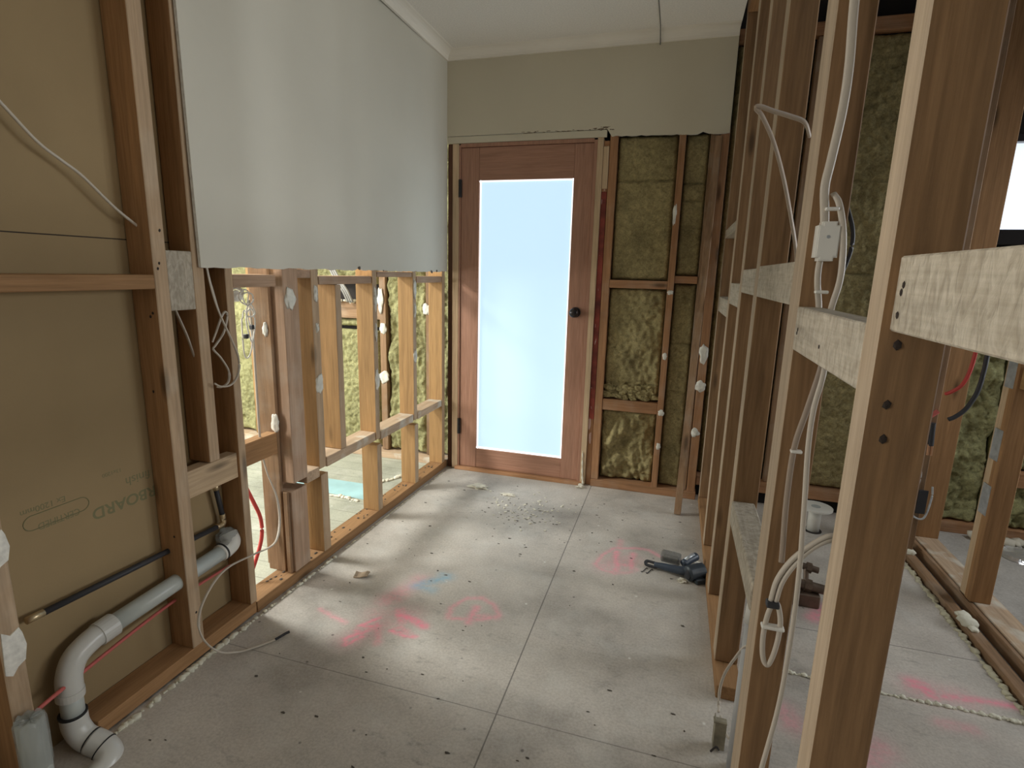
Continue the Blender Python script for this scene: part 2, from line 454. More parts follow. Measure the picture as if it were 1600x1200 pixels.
def daub(parent, c, axis, ru, rv, th=0.006, seed=1):
    bm = bmesh.new()
    s = {'x': (th, ru, rv), 'y': (ru, th, rv)}[axis]
    blob(bm, c, *s, seed=seed, amp=0.55, sub=3, fr=3.2)
    o = finish('adhesive_daub', bm, M_daub, parent, smooth=True)
    o['label'] = 'dried white adhesive daub'
    return o


def nail_marks(parent, pts, axis, r=0.004):
    for c in pts:
        bm = bmesh.new()
        s = {'x': (0.0012, r, r * 1.2), 'y': (r, 0.0012, r * 1.2)}[axis]
        blob(bm, c, *s, seed=c[2] * 10, amp=0.3, sub=1)
        finish('nail_hole', bm, M_nail, parent)


def cable(name, label, pts, r=0.0045, rb=None, up=(0, 0, 1), mat=None, group=None, cat='cable', parent=None):
    bm = bmesh.new(); sweep(bm, pts, r, rb, up=up, seg=10)
    o = finish(name, bm, mat or M_cable, parent, smooth=True)
    if parent is None: tag(o, label, cat, group)
    return o


# ------------------------------------------------------------------ SETTING
LX = -1.40      # face of left wall framing
RX = 0.2165     # face of right wall framing
CZ = 2.485      # ceiling

# spray paint strokes on the floor: kind, polyline, width, strength
STROKES = [
('p',[(-0.95, 1.804), (-0.994, 1.696)],0.05,0.35),
('p',[(-0.936, 1.874), (-0.958, 1.722)],0.05,0.3),
('p',[(-0.899, 1.634), (-0.852, 1.626), (-0.781, 1.603)],0.022,1),
('p',[(-0.909, 1.652), (-0.872, 1.603)],0.03,0.6),
('p',[(-0.955, 1.595), (-1.004, 1.527), (-0.933, 1.547), (-0.974, 1.499), (-1.012, 1.457), (-0.993, 1.421), (-0.963, 1.481), (-1.001, 1.501)],0.012,0.8),
('p',[(-0.947, 1.558), (-0.894, 1.469)],0.02,0.5),
('p',[(-0.883, 1.541), (-0.825, 1.528), (-0.78, 1.539)],0.011,0.8),
('p',[(-0.881, 1.542), (-0.861, 1.568), (-0.809, 1.541)],0.02,0.45),
('p',[(-0.996, 1.448), (-0.925, 1.565)],0.06,0.25),
('p',[(-0.717, 1.676), (-0.732, 1.742), (-0.696, 1.812), (-0.644, 1.839), (-0.582, 1.807), (-0.54, 1.744), (-0.591, 1.707), (-0.705, 1.672)],0.014,0.45),
('p',[(-0.642, 1.769), (-0.637, 1.675)],0.018,0.6),
('p',[(-0.647, 1.72), (-0.548, 1.729)],0.018,0.4),
('p',[(-1.197, 1.57), (-1.065, 1.522)],0.012,0.45),
('p',[(-0.976, 1.608), (-0.863, 1.646)],0.07,0.2),
('p',[(-0.162, 2.191), (-0.216, 2.204), (-0.25, 2.244), (-0.233, 2.327), (-0.186, 2.413), (-0.091, 2.453), (-0.023, 2.451), (0.023, 2.411)],0.014,0.5),
('p',[(-0.162, 2.191), (-0.094, 2.231), (-0.068, 2.256)],0.02,0.3),
('p',[(-0.168, 2.381), (-0.156, 2.214)],0.02,0.65),
('p',[(-0.098, 2.393), (-0.091, 2.259)],0.02,0.6),
('p',[(-0.156, 2.271), (-0.093, 2.287)],0.018,0.55),
('p',[(-0.206, 2.236), (-0.102, 2.331)],0.07,0.25),
('p',[(-0.162, 2.501), (-0.16, 2.416)],0.02,0.3),
('p',[(0.836, 1.85), (0.859, 1.84), (0.875, 1.808)],0.035,0.8),
('p',[(0.916, 1.81), (1.009, 1.828), (1.109, 1.832)],0.02,0.7),
('p',[(0.608, 2.124), (0.668, 2.213)],0.04,0.6),
('p',[(0.425, 1.542), (0.413, 1.588)],0.05,0.35),
('p',[(0.851, 1.682), (0.931, 1.685)],0.03,0.3),
('p',[(0.589, 1.462), (0.645, 1.523)],0.06,0.35),
('p',[(0.835, 1.823), (0.955, 1.821)],0.06,0.3),
('b',[(-0.927, 1.827), (-0.828, 1.927)],0.035,0.6),
('b',[(-0.908, 1.819), (-0.844, 1.822)],0.03,0.5),
('b',[(-0.861, 1.937), (-0.827, 1.938)],0.03,0.5),
]


def seg_d(px, py, a, b):
    vx, vy = b[0] - a[0], b[1] - a[1]
    L = vx * vx + vy * vy
    t = 0 if L < 1e-9 else max(0, min(1, ((px - a[0]) * vx + (py - a[1]) * vy) / L))
    return math.hypot(px - a[0] - vx * t, py - a[1] - vy * t)


def main_floor():
    x0, x1, y0, y1, st = -1.49, 1.115, 0.2, 3.24, 0.01
    nx = int((x1 - x0) / st); ny = int((y1 - y0) / st)
    verts = []; pink = []; blue = []
    for j in range(ny + 1):
        for i in range(nx + 1):
            x = x0 + (x1 - x0) * i / nx; y = y0 + (y1 - y0) * j / ny
            verts.append((x, y, 0.0)); p = [0, 0]
            jx = x + 0.008 * noise.noise(Vector((x * 14, y * 14, 1))); jy = y + 0.008 * noise.noise(Vector((x * 14, y * 14, 7)))
            for kind, pl, w, s in STROKES:
                bx = [q[0] for q in pl]; by = [q[1] for q in pl]
                if x < min(bx) - w * 2 or x > max(bx) + w * 2 or y < min(by) - w * 2 or y > max(by) + w * 2: continue
                d = min(seg_d(jx, jy, pl[k], pl[k + 1]) for k in range(len(pl) - 1))
                f = s * math.exp(-(d / w) ** 2 * 1.6)
                q = 0 if kind == 'p' else 1
                p[q] = max(p[q], f)
            pink.append(min(1, p[0] * 1.25)); blue.append(min(1, p[1]))
    faces = [(j * (nx + 1) + i, j * (nx + 1) + i + 1, (j + 1) * (nx + 1) + i + 1, (j + 1) * (nx + 1) + i) for j in range(ny) for i in range(nx)]
    me = bpy.data.meshes.new('floor'); me.from_pydata(verts, [], faces)
    for nm, vals in (('pink', pink), ('blue', blue)):
        at = me.attributes.new(nm, 'FLOAT', 'POINT'); at.data.foreach_set('value', vals)
    me.materials.append(floor_mat('particleboard_floor', (0.49, 0.45, 0.40)))
    o = bpy.data.objects.new('floor', me); C.objects.link(o); o['kind'] = 'structure'


main_floor()


def struct(name, bm, mat, **k):
    o = finish(name, bm, mat, origin=(0, 0, 0), **k); o['kind'] = 'structure'; return o


bm = bmesh.new(); box(bm, -1.49, 1.115, -2.6, 0.2, -0.02, 0.0); box(bm, -1.49, 1.115, 0.2, 3.24, -0.05, -0.02)
struct('floor', bm, floor_mat('particleboard_floor_rear', (0.49, 0.45, 0.40), seams=False))
bm = bmesh.new(); box(bm, -5.0, -1.49, -2.6, 3.36, -0.02, 0.0)
struct('floor', bm, floor_mat('dusty_left_floor', (0.40, 0.41, 0.34), dusty=0.15, planks=True, seams=False))
bm = bmesh.new(); box(bm, 1.115, 4.2, -2.6, 3.30, -0.05, -0.012)
struct('floor', bm, floor_mat('right_room_floor', (0.46, 0.44, 0.41), seams=False))

# ceiling
bm = bmesh.new(); box(bm, -5.0, 0.195, -2.6, 3.36, CZ, CZ + 0.03)
struct('ceiling', bm, M_ceiling)
bm = bmesh.new(); box(bm, 0.195, 4.2, -2.6, 3.36, 2.62, 2.65)
struct('ceiling', bm, plain('bare_ceiling_back', (0.10, 0.07, 0.05), 0.9))
bm = bmesh.new(); box(bm, -0.187, -0.182, 0.5, 3.05, CZ - 0.0015, CZ + 0.001)
prism(bm, [(3.05, CZ), (3.05, CZ - 0.003), (3.148, 2.43), (3.15, 2.44)], 'x', -0.187, -0.182)
struct('trim_3', bm, plain('grey_sheet_joint', (0.20, 0.19, 0.17), 0.8))

# cornices
def cove(bm, side):
    prof = []
    for i in range(7):
        a = math.pi / 2 * i / 6
        prof.append((0.012 + 0.046 * (1 - math.cos(a)), 2.443 + 0.040 * math.sin(a) * 1.0))
    poly = [(0, 2.440), (0.012, 2.440)] + [(d, z) for d, z in prof] + [(0.062, CZ), (0, CZ)]
    if side == 'left':
        va = [bm.verts.new((-1.365 + d, 0.9, z)) for d, z in poly]; vb = [bm.verts.new((-1.365 + d, 3.148 - d, z)) for d, z in poly]
    else:
        va = [bm.verts.new((-1.365 + d, 3.148 - d, z)) for d, z in poly]; vb = [bm.verts.new((0.192, 3.148 - d, z)) for d, z in poly]
    bm.faces.new(va); bm.faces.new(vb[::-1])
    for i in range(len(poly)):
        j = (i + 1) % len(poly); bm.faces.new((va[i], vb[i], vb[j], va[j]))


bm = bmesh.new(); cove(bm, 'left'); struct('trim_1', bm, M_cornice)
bm = bmesh.new(); cove(bm, 'back'); struct('trim_2', bm, M_cornice)

# left plaster sheet with torn lower edge (slightly out of square)
rnd = random.Random(4)
ys = [1.342 + i * (3.150 - 1.342) / 70 for i in range(71)]
bot = [(y, 1.262 + rnd.uniform(-0.003, 0.003) + (0.010 if abs(y - 2.19) < 0.02 else 0) + (0.012 * max(0, rnd.random() - 0.6) if y > 2.85 else 0)) for y in ys]
bm = bmesh.new()
fl = []; bk = []
def lxf(y): return -1.389 + (y - 1.342) * (0.026 / 1.8)
poly = bot + [(3.150, CZ), (1.335, CZ), (1.335, 2.0), (1.338, 1.6)]
def add_sheet(bm, poly, f, th):
    va = [bm.verts.new((f(p[0]), p[0], p[1])) for p in poly]; vb = [bm.verts.new((f(p[0]) - th, p[0], p[1])) for p in poly]
    a = bm.faces.new(va); b = bm.faces.new(vb[::-1])
    for i in range(len(poly)):
        j = (i + 1) % len(poly); q = bm.faces.new((va[i], vb[i], vb[j], va[j])); q.material_index = 1
add_sheet(bm, poly, lxf, 0.010)
wl = struct('wall_left', bm, M_plaster, mats=[M_plaster, M_core])
bm = bmesh.new()
for (y, z, s) in ((2.19, 1.272, 0.010), (2.93, 1.262, 0.012), (3.0, 1.268, 0.009), (2.4, 1.262, 0.005)):
    blob(bm, (lxf(y) + 0.001, y, z), 0.002, s, s * 0.7, seed=y * 9, amp=0.8)
finish('torn_paper', bm, M_grit, wl)

# plaster above the door
bm = bmesh.new()
rnd = random.Random(8)
xs = [-1.363 + i * (0.192 + 1.363) / 60 for i in range(61)]
bot = []
for x in xs:
    z = 2.040 if x < -0.43 else 2.004 - (x + 0.42) * 0.018 + rnd.uniform(-0.003, 0.003) + (0.012 if 0.05 < x < 0.08 else 0)
    bot.append((x, z))
poly = bot + [(0.192, CZ), (-1.363, CZ)]
va = [bm.verts.new((p[0], 3.148, p[1])) for p in poly]; vb = [bm.verts.new((p[0], 3.158, p[1])) for p in poly]
bm.faces.new(va); bm.faces.new(vb[::-1])
for i in range(len(poly)):
    j = (i + 1) % len(poly); bm.faces.new((va[i], vb[i], vb[j], va[j])).material_index = 1
wb_ = struct('wall_back', bm, M_plaster_warm, mats=[M_plaster_warm, M_core])
bm = bmesh.new(); box(bm, -1.363, -0.43, 3.150, 3.160, 2.000, 2.038, 0.002)
finish('lining_strip', bm, M_plaster_warm, wb_)
bm = bmesh.new()
for i in range(26):
    t = random.Random(i).random(); x = -0.96 + 0.55 * t
    blob(bm, (x, 3.1485, 2.042 + 0.004 * random.Random(i + 90).uniform(-1, 1) + (0.006 if x > -0.52 else 0)), 0.014 * random.Random(i + 5).random() + 0.004, 0.0015, 0.0022, seed=i, amp=0.8, sub=1)
for i in range(14):
    x = -0.50 + 0.10 * random.Random(i + 40).random()
    blob(bm, (x, 3.1485, 2.036 + 0.016 * random.Random(i + 60).random()), 0.010, 0.0015, 0.003, seed=i, amp=0.9, sub=1)
finish('torn_paper', bm, plain('torn_brown_paper', (0.20, 0.15, 0.10), 0.9), wb_)

# outer skin of the exterior wall, with the door and window openings
bm = bmesh.new()
EY = 3.30
box(bm, -5.0, -1.32, EY, EY + 0.05, -0.05, 2.65); box(bm, -1.32, -0.44, EY, EY + 0.05, 2.02, 2.65)
box(bm, -0.44, 1.36, EY, EY + 0.05, -0.05, 2.65)
box(bm, 1.36, 1.95, EY, EY + 0.05, -0.05, 1.47); box(bm, 1.36, 1.95, EY, EY + 0.05, 1.95, 2.65)
box(bm, 1.95, 4.2, EY, EY + 0.05, -0.05, 2.65)
struct('wall_exterior', bm, M_blackcav)
bm = bmesh.new(); box(bm, -5.05, -5.0, -2.6, 3.36, -0.05, 2.65)
struct('wall_far_left', bm, M_plaster)
bm = bmesh.new(); box(bm, 4.2, 4.25, -2.6, 3.36, -0.05, 2.65)
struct('wall_far_right', bm, M_plaster)

# window in the right-hand room
bm = bmesh.new(); box(bm, 1.40, 1.95, 3.285, 3.292, 1.535, 1.925)
w1 = struct('window_1', bm, M_win)
bm = bmesh.new(); box(bm, 1.385, 1.95, 3.22, 3.285, 1.46, 1.53, 0.003); box(bm, 1.385, 1.95, 3.24, 3.285, 1.925, 1.96, 0.003)
box(bm, 1.385, 1.40, 3.24, 3.285, 1.53, 1.925, 0.002)
finish('window_frame', bm, M_dark, w1)

# ------------------------------------------------------------------ DOOR
bm = bmesh.new()
# head and side jambs
box(bm, -1.288, -1.2785, 3.150, 3.25, 0.0, 1.990, 0.001); box(bm, -0.4965, -0.478, 3.150, 3.25, 0.0, 1.990, 0.001)
box(bm, -1.2785, -0.4965, 3.150, 3.25, 1.978, 1.998, 0.001)
dr = struct('door_1', bm, wd('door', 'z'))
dr['label'] = 'door frame with glazed timber door'
def dpart(name, args, axis, kind='door', par=None, bev=0.0015, lab=None):
    bm = bmesh.new()
    for a in args: box(bm, *a, bev)
    o = finish(name, bm, wd(kind, axis), par or dr)
    if lab: o['label'] = lab
    return o
dpart('pine_liner', [(-1.328, -1.289, 3.148, 3.25, 0.0, 1.998)], 'z', 'pale')
dpart('pine_liner', [(-0.4775, -0.446, 3.148, 3.25, 0.0, 2.000)], 'z', 'pale')
dpart('bottom_rail', [(-1.163, -0.603, 3.160, 3.198, 0.022, 0.147)], 'x')
leaf_stl = [(-1.2770, -1.1635, 3.158, 3.198, 0.022, 1.976), (-0.6025, -0.4975, 3.158, 3.198, 0.022, 1.976)]
for a in leaf_stl: dpart('stile', [a], 'z')
dpart('top_rail', [(-1.163, -0.603, 3.158, 3.198, 1.795, 1.976)], 'x')
dpart('threshold', [(-1.30, -0.46, 3.128, 3.20, 0.0, 0.020)], 'x', 'red')
bm = bmesh.new(); box(bm, -1.163, -0.603, 3.176, 3.182, 0.147, 1.795)
gl = finish('glass_pane', bm, M_glass, dr); gl['label'] = 'frosted pane lit by daylight'
bm = bmesh.new()
e = 0.007
box(bm, -1.163, -1.163 + e, 3.172, 3.1755, 0.147, 1.795); box(bm, -0.603 - e, -0.603, 3.172, 3.1755, 0.147, 1.795)
box(bm, -1.163, -0.603, 3.172, 3.1755, 0.147, 0.147 + e * 1.5); box(bm, -1.163, -0.603, 3.172, 3.1755, 1.795 - e, 1.795)
ge = finish('pane_edge', bm, M_edge, gl); ge['label'] = 'clear unfrosted edge of the pane'
for z0, z1 in ((1.70, 1.80), (0.24, 0.34)):
    bm = bmesh.new(); box(bm, -1.290, -1.270, 3.146, 3.158, z0, z1, 0.001); cyl(bm, (-1.280, 3.144, z0), (-1.280, 3.144, z1), 0.006, 10)
    finish('hinge', bm, M_dark, dr)
kb = bmesh.new(); cyl(kb, (-0.556, 3.157, 1.052), (-0.556, 3.149, 1.052), 0.030); cyl(kb, (-0.556, 3.149, 1.052), (-0.556, 3.118, 1.052), 0.011)
kn = finish('rose', kb, M_dark, dr, smooth=False)
kb = bmesh.new(); bmesh.ops.create_uvsphere(kb, u_segments=24, v_segments=14, radius=0.027)
for v in kb.verts: v.co = Vector((v.co.x - 0.556, v.co.y * 0.75 + 3.100, v.co.z + 1.052))
finish('door_knob', kb, M_dark, dr, smooth=True)
# dark packers each side of the door frame
timber('door_trimmer', 'dark red-stained trimmer in the corner left of the door frame', -1.362, -1.330, 3.160, 3.25, 0.0, 2.0, 'dark', cat='stud')
o = timber('door_trimmer', 'red-stained trimmer with white paint drips just right of the door frame', -0.445, -0.414, 3.165, 3.25, 0.0, 1.985, 'red', cat='stud')
bm = bmesh.new()
for i in range(16):
    z = 0.30 + i * 0.098; rr = random.Random(i)
    blob(bm, (-0.440 + 0.012 * rr.random(), 3.163, z), 0.005 + 0.004 * rr.random(), 0.003, 0.020 + 0.035 * rr.random(), seed=i, amp=0.6)
p = finish('paint_drips', bm, plain('flaking_pink_paint', (0.62, 0.42, 0.36), 0.7), o); p['kind'] = 'stuff'
bm = bmesh.new(); box(bm, -0.4445, -0.4145, 3.160, 3.166, 0.42, 1.72, 0.001)
p = finish('red_primer_strip', bm, plain('red_primer', (0.22, 0.04, 0.025), 0.6, scale=12, amp=0.6), o)
timber('packer', 'short pale pine packer above the red trimmer right of the door', -0.4445, -0.4145, 3.152, 3.1655, 1.735, 1.955, 'pale', cat='timber')

# ------------------------------------------------------------------ EXTERIOR WALL FRAMING (right of the door)
timber('stud', 'orange-brown exterior stud beside the door, from floor to plaster', -0.412, -0.370, 3.158, 3.248, 0.045, 2.02, 'red')
s = timber('stud', 'narrow orange-brown stud between the two insulated bays, white daubs on it', -0.052, -0.018, 3.150, 3.24, 0.045, 2.02, 'red')
daub(s, (-0.035, 3.150, 1.185), 'y', 0.016, 0.012, seed=3); daub(s, (-0.035, 3.150, 0.83), 'y', 0.012, 0.018, seed=4)
daub(s, (-0.030, 3.150, 0.50), 'y', 0.018, 0.016, seed=6); daub(s, (-0.045, 3.150, 1.60), 'y', 0.010, 0.05, seed=7); daub(s, (-0.03, 3.150, 0.30), 'y', 0.012, 0.02, seed=8)
s = timber('stud', 'orange-brown corner stud with large white daub, right end of the back wall', 0.150, 0.194, 3.158, 3.248, 0.045, 2.02, 'red')
daub(s, (0.170, 3.157, 0.86), 'y', 0.022, 0.05, seed=9); daub(s, (0.168, 3.157, 0.67), 'y', 0.026, 0.028, seed=10); daub(s, (0.165, 3.157, 0.40), 'y', 0.02, 0.025, seed=11)
timber('stud', 'dark brown board set back behind the leaning batten', 0.104, 0.146, 3.17, 3.248, 0.045, 2.02, 'old')
timber('bottom_plate', 'bottom plate under the insulated bays right of the door', -0.412, 0.20, 3.150, 3.24, 0.0, 0.045, 'red')
timber('noggin', 'orange-brown noggin at knob height in the wide insulated bay', -0.369, -0.053, 3.156, 3.20, 1.200, 1.245, 'red')
timber('noggin', 'wide rough noggin low in the insulated bay, above the crumpled batt', -0.369, -0.053, 3.162, 3.22, 0.485, 0.550, 'red')
timber('noggin', 'short noggin at knob height in the narrow insulated bay', -0.017, 0.103, 3.165, 3.22, 1.235, 1.275, 'red')


def batt(label, x0, x1, z0, z1, y, mat, seed, lump=0.012, rough=0.01, splits=(), group='insulation batts in the exterior wall'):
    nx = max(4, int((x1 - x0) / 0.008)); nz = max(4, int((z1 - z0) / 0.008))
    bm = bmesh.new(); V = []
    for j in range(nz + 1):
        row = []
        for i in range(nx + 1):
            x = x0 + (x1 - x0) * i / nx; z = z0 + (z1 - z0) * j / nz
            p = Vector((x * 9, z * 9, seed * 5.1))
            d = lump * noise.noise(p) + rough * 0.7 * noise.noise(p * 4) + rough * 0.5 * noise.noise(p * 11)
            if lump > 0.02:
                d += lump * 0.8 * abs(noise.noise(Vector((x * 22, z * 9, seed))))
            ed = min(x - x0, x1 - x, z - z0, z1 - z)
            d -= 0.025 * max(0, 1 - ed / 0.018) ** 2
            for sz in splits:
                d -= 0.018 * math.exp(-((z - sz - 0.006 * noise.noise(Vector((x * 14, seed, 0)))) / 0.005) ** 2)
            row.append(bm.verts.new((x, min(y - d, EY - 0.002), z)))
        V.append(row)
    for j in range(nz):
        for i in range(nx):
            bm.faces.new((V[j][i], V[j][i + 1], V[j + 1][i + 1], V[j + 1][i]))
    # back and rim so it is a body, not a sheet
    yb = EY - 0.001
    B = [[bm.verts.new((v.co.x, yb, v.co.z)) for v in (V[0][0], V[0][-1])], [bm.verts.new((v.co.x, yb, v.co.z)) for v in (V[-1][0], V[-1][-1])]]
    bm.faces.new((B[0][0], B[1][0], B[1][1], B[0][1]))
    bm.faces.new([v for v in V[0]] + [B[0][1], B[0][0]]); bm.faces.new([v for v in V[-1]][::-1] + [B[1][0], B[1][1]])
    bm.faces.new([r[0] for r in V][::-1] + [B[0][0], B[1][0]]); bm.faces.new([r[-1] for r in V] + [B[1][1], B[0][1]])
    o = finish('insulation_batt', bm, mat, smooth=True)
    return tag(o, label, 'insulation', group)


batt('tall smooth olive mineral wool batt above the knob-height noggin, beside the door', -0.368, -0.054, 1.247, 2.01, 3.188, M_ins, 1, 0.010, 0.010, splits=(1.78,))
batt('olive mineral wool batt with a gouged hole, between the two noggins beside the door', -0.368, -0.054, 0.552, 1.198, 3.188, M_ins, 2, 0.014, 0.018, splits=(0.645,))
batt('crumpled torn olive mineral wool batt at the bottom of the wide bay beside the door', -0.368, -0.054, 0.046, 0.483, 3.205, M_ins, 3, 0.045, 0.020)
batt('olive mineral wool batt in the upper part of the narrow bay', -0.016, 0.104, 1.277, 2.01, 3.195, M_ins, 4, 0.010, 0.010, splits=(1.76, 1.67))
batt('olive mineral wool batt in the lower part of the narrow bay, behind the leaning batten', -0.016, 0.104, 0.046, 1.233, 3.198, M_ins, 5, 0.016, 0.014, splits=(0.62, 0.9))
bm = bmesh.new(); 
for i in range(40):
    rr = random.Random(i + 200)
    blob(bm, (-0.36 + 0.3 * rr.random(), 3.185, 0.56 + 0.07 * rr.random()), 0.022, 0.014, 0.014, seed=i, amp=0.9, sub=2)
tag(finish('insulation_tuft', bm, M_ins, smooth=False), 'loose tufts of mineral wool sitting on the low noggin beside the door', 'insulation', kind='stuff')

# leaning batten
bm = bmesh.new()
vs = box(bm, -0.017, 0.017, -0.011, 0.011, 0, 1.985, 0.0015)
a = Vector((0.102, 2.905, 0.004)); b = Vector((0.142, 3.128, 1.975))
q = (b - a).to_track_quat('Z', 'Y').to_matrix().to_4x4()
bmesh.ops.transform(bm, matrix=Matrix.Translation(a) @ q, verts=bm.verts)
tag(finish('timber_batten', bm, wd('old', 'z')), 'thin brown timber batten leaning from the floor against the back wall', 'batten')

# ------------------------------------------------------------------ LEFT WALL FRAMING
G_L = 'studs of the left wall'
timber('bottom_plate', 'near length of left wall bottom plate, ending cut off beside the grey waste pipe', LX - 0.09, LX, 0.885, 1.470, 0.006, 0.052, 'brown')
# far plate, a touch out of line with the near one
bm = bmesh.new(); box(bm, LX - 0.09, LX, 1.474, 3.158, 0.0, 0.045, 0.002)
for v in bm.verts: v.co.x += max(0, v.co.y - 1.474) * (0.034 / 1.684)
tag(finish('bottom_plate', bm, wd('brown', 'y')), 'far length of left wall bottom plate running to the door', 'plate')
def lx(y): return LX + max(0, y - 1.474) * (0.034 / 1.684)

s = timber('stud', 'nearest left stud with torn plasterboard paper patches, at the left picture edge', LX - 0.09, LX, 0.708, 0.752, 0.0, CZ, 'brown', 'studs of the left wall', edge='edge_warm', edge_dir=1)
for (z, h) in ((0.635, 0.045), (0.385, 0.05)):
    bm = bmesh.new(); pr_ = random.Random(int(z * 100))
    poly = [(0.709, z - h), (0.722, z - h - 0.01), (0.735, z - h + 0.006), (0.751, z - h + 0.014), (0.758, z), (0.753, z + h * 0.7), (0.748, z + h), (0.730, z + h * 0.8), (0.714, z + h + 0.006)]
    prism(bm, poly, 'x', LX, LX + 0.003)
    finish('paper_scrap', bm, M_core, s)
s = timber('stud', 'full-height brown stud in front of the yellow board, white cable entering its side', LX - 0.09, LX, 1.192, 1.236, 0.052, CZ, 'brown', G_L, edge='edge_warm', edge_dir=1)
nail_marks(s, [(LX - 0.03, 1.1915, 0.44), (LX - 0.05, 1.1915, 0.90), (LX - 0.03, 1.1915, 1.12), (LX - 0.02, 1.1915, 1.13)], 'y')
nail_marks(s, [(LX + 0.0003, 1.215, 0.17), (LX + 0.0003, 1.205, 1.255), (LX + 0.0003, 1.210, 1.27), (LX + 0.0003, 1.222, 1.36)], 'x')
timber('stud', 'brown stud cut short above the pale noggin, beside the yellow stub block', LX - 0.088, LX - 0.003, 1.325, 1.365, 0.640, CZ, 'brown', G_L, edge='edge_warm', edge_dir=1)
s = timber('stud', 'brown stud with cable loops hanging on its side, left of the first open bay', LX - 0.09, LX, 1.444, 1.475, 0.052, CZ, 'brown', G_L, edge='edge_warm', edge_dir=1)
# weathered post built of two pieces
t = thing('timber_post', 'thick weathered built-up post cut through at noggin height, white daubs on it', 'post', (LX - 0.07, 1.73, 0.045), None)
timber('upper_stud', None, LX - 0.10 + 0.015, LX + 0.012, 1.697, 1.782, 0.428, CZ, 'grey', parent=t)
timber('lower_stud', None, LX - 0.085, LX + 0.002, 1.690, 1.785, 0.045, 0.392, 'grey', parent=t)
timber('rear_stud', None, LX - 0.155, LX - 0.085, 1.712, 1.775, 0.045, CZ, 'old', parent=t)
timber('side_stud', None, LX - 0.120, LX - 0.040, 1.680, 1.6965, 0.045, CZ, 'old', parent=t)
timber('jack_piece', None, LX - 0.028, LX - 0.008, 1.676, 1.689, 0.045, 0.395, 'old', parent=t)
daub(t, (LX + 0.013, 1.735, 1.150), 'x', 0.028, 0.042, seed=21)
daub(t, (LX - 0.045, 1.678, 0.675), 'y', 0.018, 0.032, seed=22)
daub(t, (LX - 0.062, 1.678, 1.035), 'y', 0.012, 0.024, seed=23)

def cutstud(label, y0, y1, k='orange', low=True, d=0.092, off=0.008, ztop=CZ, zb=0.428, daubs=(), lowoff=0.0):
    x = lx(y0)
    t = thing('stud', label, 'stud', (x - 0.045, (y0 + y1) / 2, 0.045), 'cut studs in the open bays of the left wall')
    timber('upper_length', None, x - d, x, y0, y1, zb, ztop, k, parent=t, edge='edge_warm', edge_dir=1)
    if low:
        timber('lower_length', None, x - d + 0.004, x + 0.003, y0 + 0.002 + lowoff, y1 + 0.006 + lowoff, 0.045, zb - 0.028, k, parent=t, edge='edge_warm', edge_dir=1)
    for (z, ru, rv, sd) in daubs:
        daub(t, (x + 0.001, (y0 + y1) / 2, z), 'x', ru, rv, seed=sd)
    return t

cutstud('first orange stud right of the thick weathered post, cut at noggin height, large white daub', 1.868, 1.912, daubs=((1.165, 0.012, 0.030, 31), (1.03, 0.010, 0.02, 36), (0.800, 0.022, 0.045, 32)))
o = timber('stud', 'short orange stud standing on the mid noggin, not reaching the plate', lx(2.05) - 0.09, lx(2.05), 2.022, 2.062, 0.470, 1.200, 'orange', 'cut studs in the open bays of the left wall', edge='edge_warm', edge_dir=1)
cutstud('orange stud in the middle of the open bays with long white daubs down its edge', 2.312, 2.350, daubs=((1.13, 0.012, 0.05, 33), (0.97, 0.007, 0.04, 37), (0.735, 0.018, 0.055, 34)))
cutstud('orange stud, second from the door, with white daubs running down its edge', 2.712, 2.750, daubs=((1.17, 0.016, 0.050, 35), (1.05, 0.008, 0.04, 39), (0.800, 0.018, 0.035, 38)))
cutstud('last orange stud of the left wall, against the dark door trimmer', 3.085, 3.125, low=False, zb=0.045)

G_N = 'noggins of the left wall'
timber('noggin', 'brown noggin high up left of the stud where the white cable enters', LX - 0.088, LX, 0.752, 1.1915, 1.199, 1.238, 'brown', G_N)
timber('noggin', 'pale upright block filling the gap beside the first full-height stud', LX - 0.035, LX - 0.003, 1.2365, 1.3245, 1.135, 1.307, 'rough', G_N, axis='z')
timber('noggin', 'pale noggin low between the first full-height stud and the cable-loop stud', LX - 0.055, LX - 0.010, 1.2365, 1.4435, 0.547, 0.636, 'pale', G_N)
timber('noggin', 'brown noggin end running into the thick weathered post', LX - 0.085, LX - 0.040, 1.4755, 1.679, 0.555, 0.640, 'brown', G_N)
timber('noggin', 'pink-brown noggin just under the plaster, left of the thick weathered post', LX - 0.088, LX - 0.002, 1.4755, 1.679, 1.197, 1.240, 'grey', G_N)
timber('noggin', 'short noggin just under the plaster, right of the thick weathered post', lx(1.8) - 0.09, lx(1.8), 1.783, 1.867, 1.228, 1.262, 'grey', G_N)
timber('noggin', 'noggin with knots under the plaster, above the short standing stud', lx(2.1) - 0.09, lx(2.1), 1.9125, 2.3115, 1.202, 1.236, 'grey', G_N)
timber('noggin', 'noggin tight under the plaster, third bay from the door', lx(2.5) - 0.09, lx(2.5), 2.3505, 2.7115, 1.232, 1.258, 'grey', G_N)
timber('noggin', 'noggin under the plaster in the bay next to the door', lx(2.9) - 0.09, lx(2.9), 2.7505, 3.0845, 1.200, 1.236, 'grey', G_N)
timber('noggin', 'short low noggin with a dusty top, beside the thick weathered post', lx(1.8) - 0.09, lx(1.8), 1.783, 1.867, 0.395, 0.440, 'plaster_dusted', G_N)
timber('noggin', 'dusty low noggin carrying the short standing stud', lx(2.1) - 0.09, lx(2.1), 1.9125, 2.3115, 0.425, 0.469, 'plaster_dusted', G_N)
timber('noggin', 'dusty low noggin in the middle open bay, covered in grit', lx(2.5) - 0.09, lx(2.5), 2.3505, 2.7115, 0.420, 0.464, 'plaster_dusted', G_N)
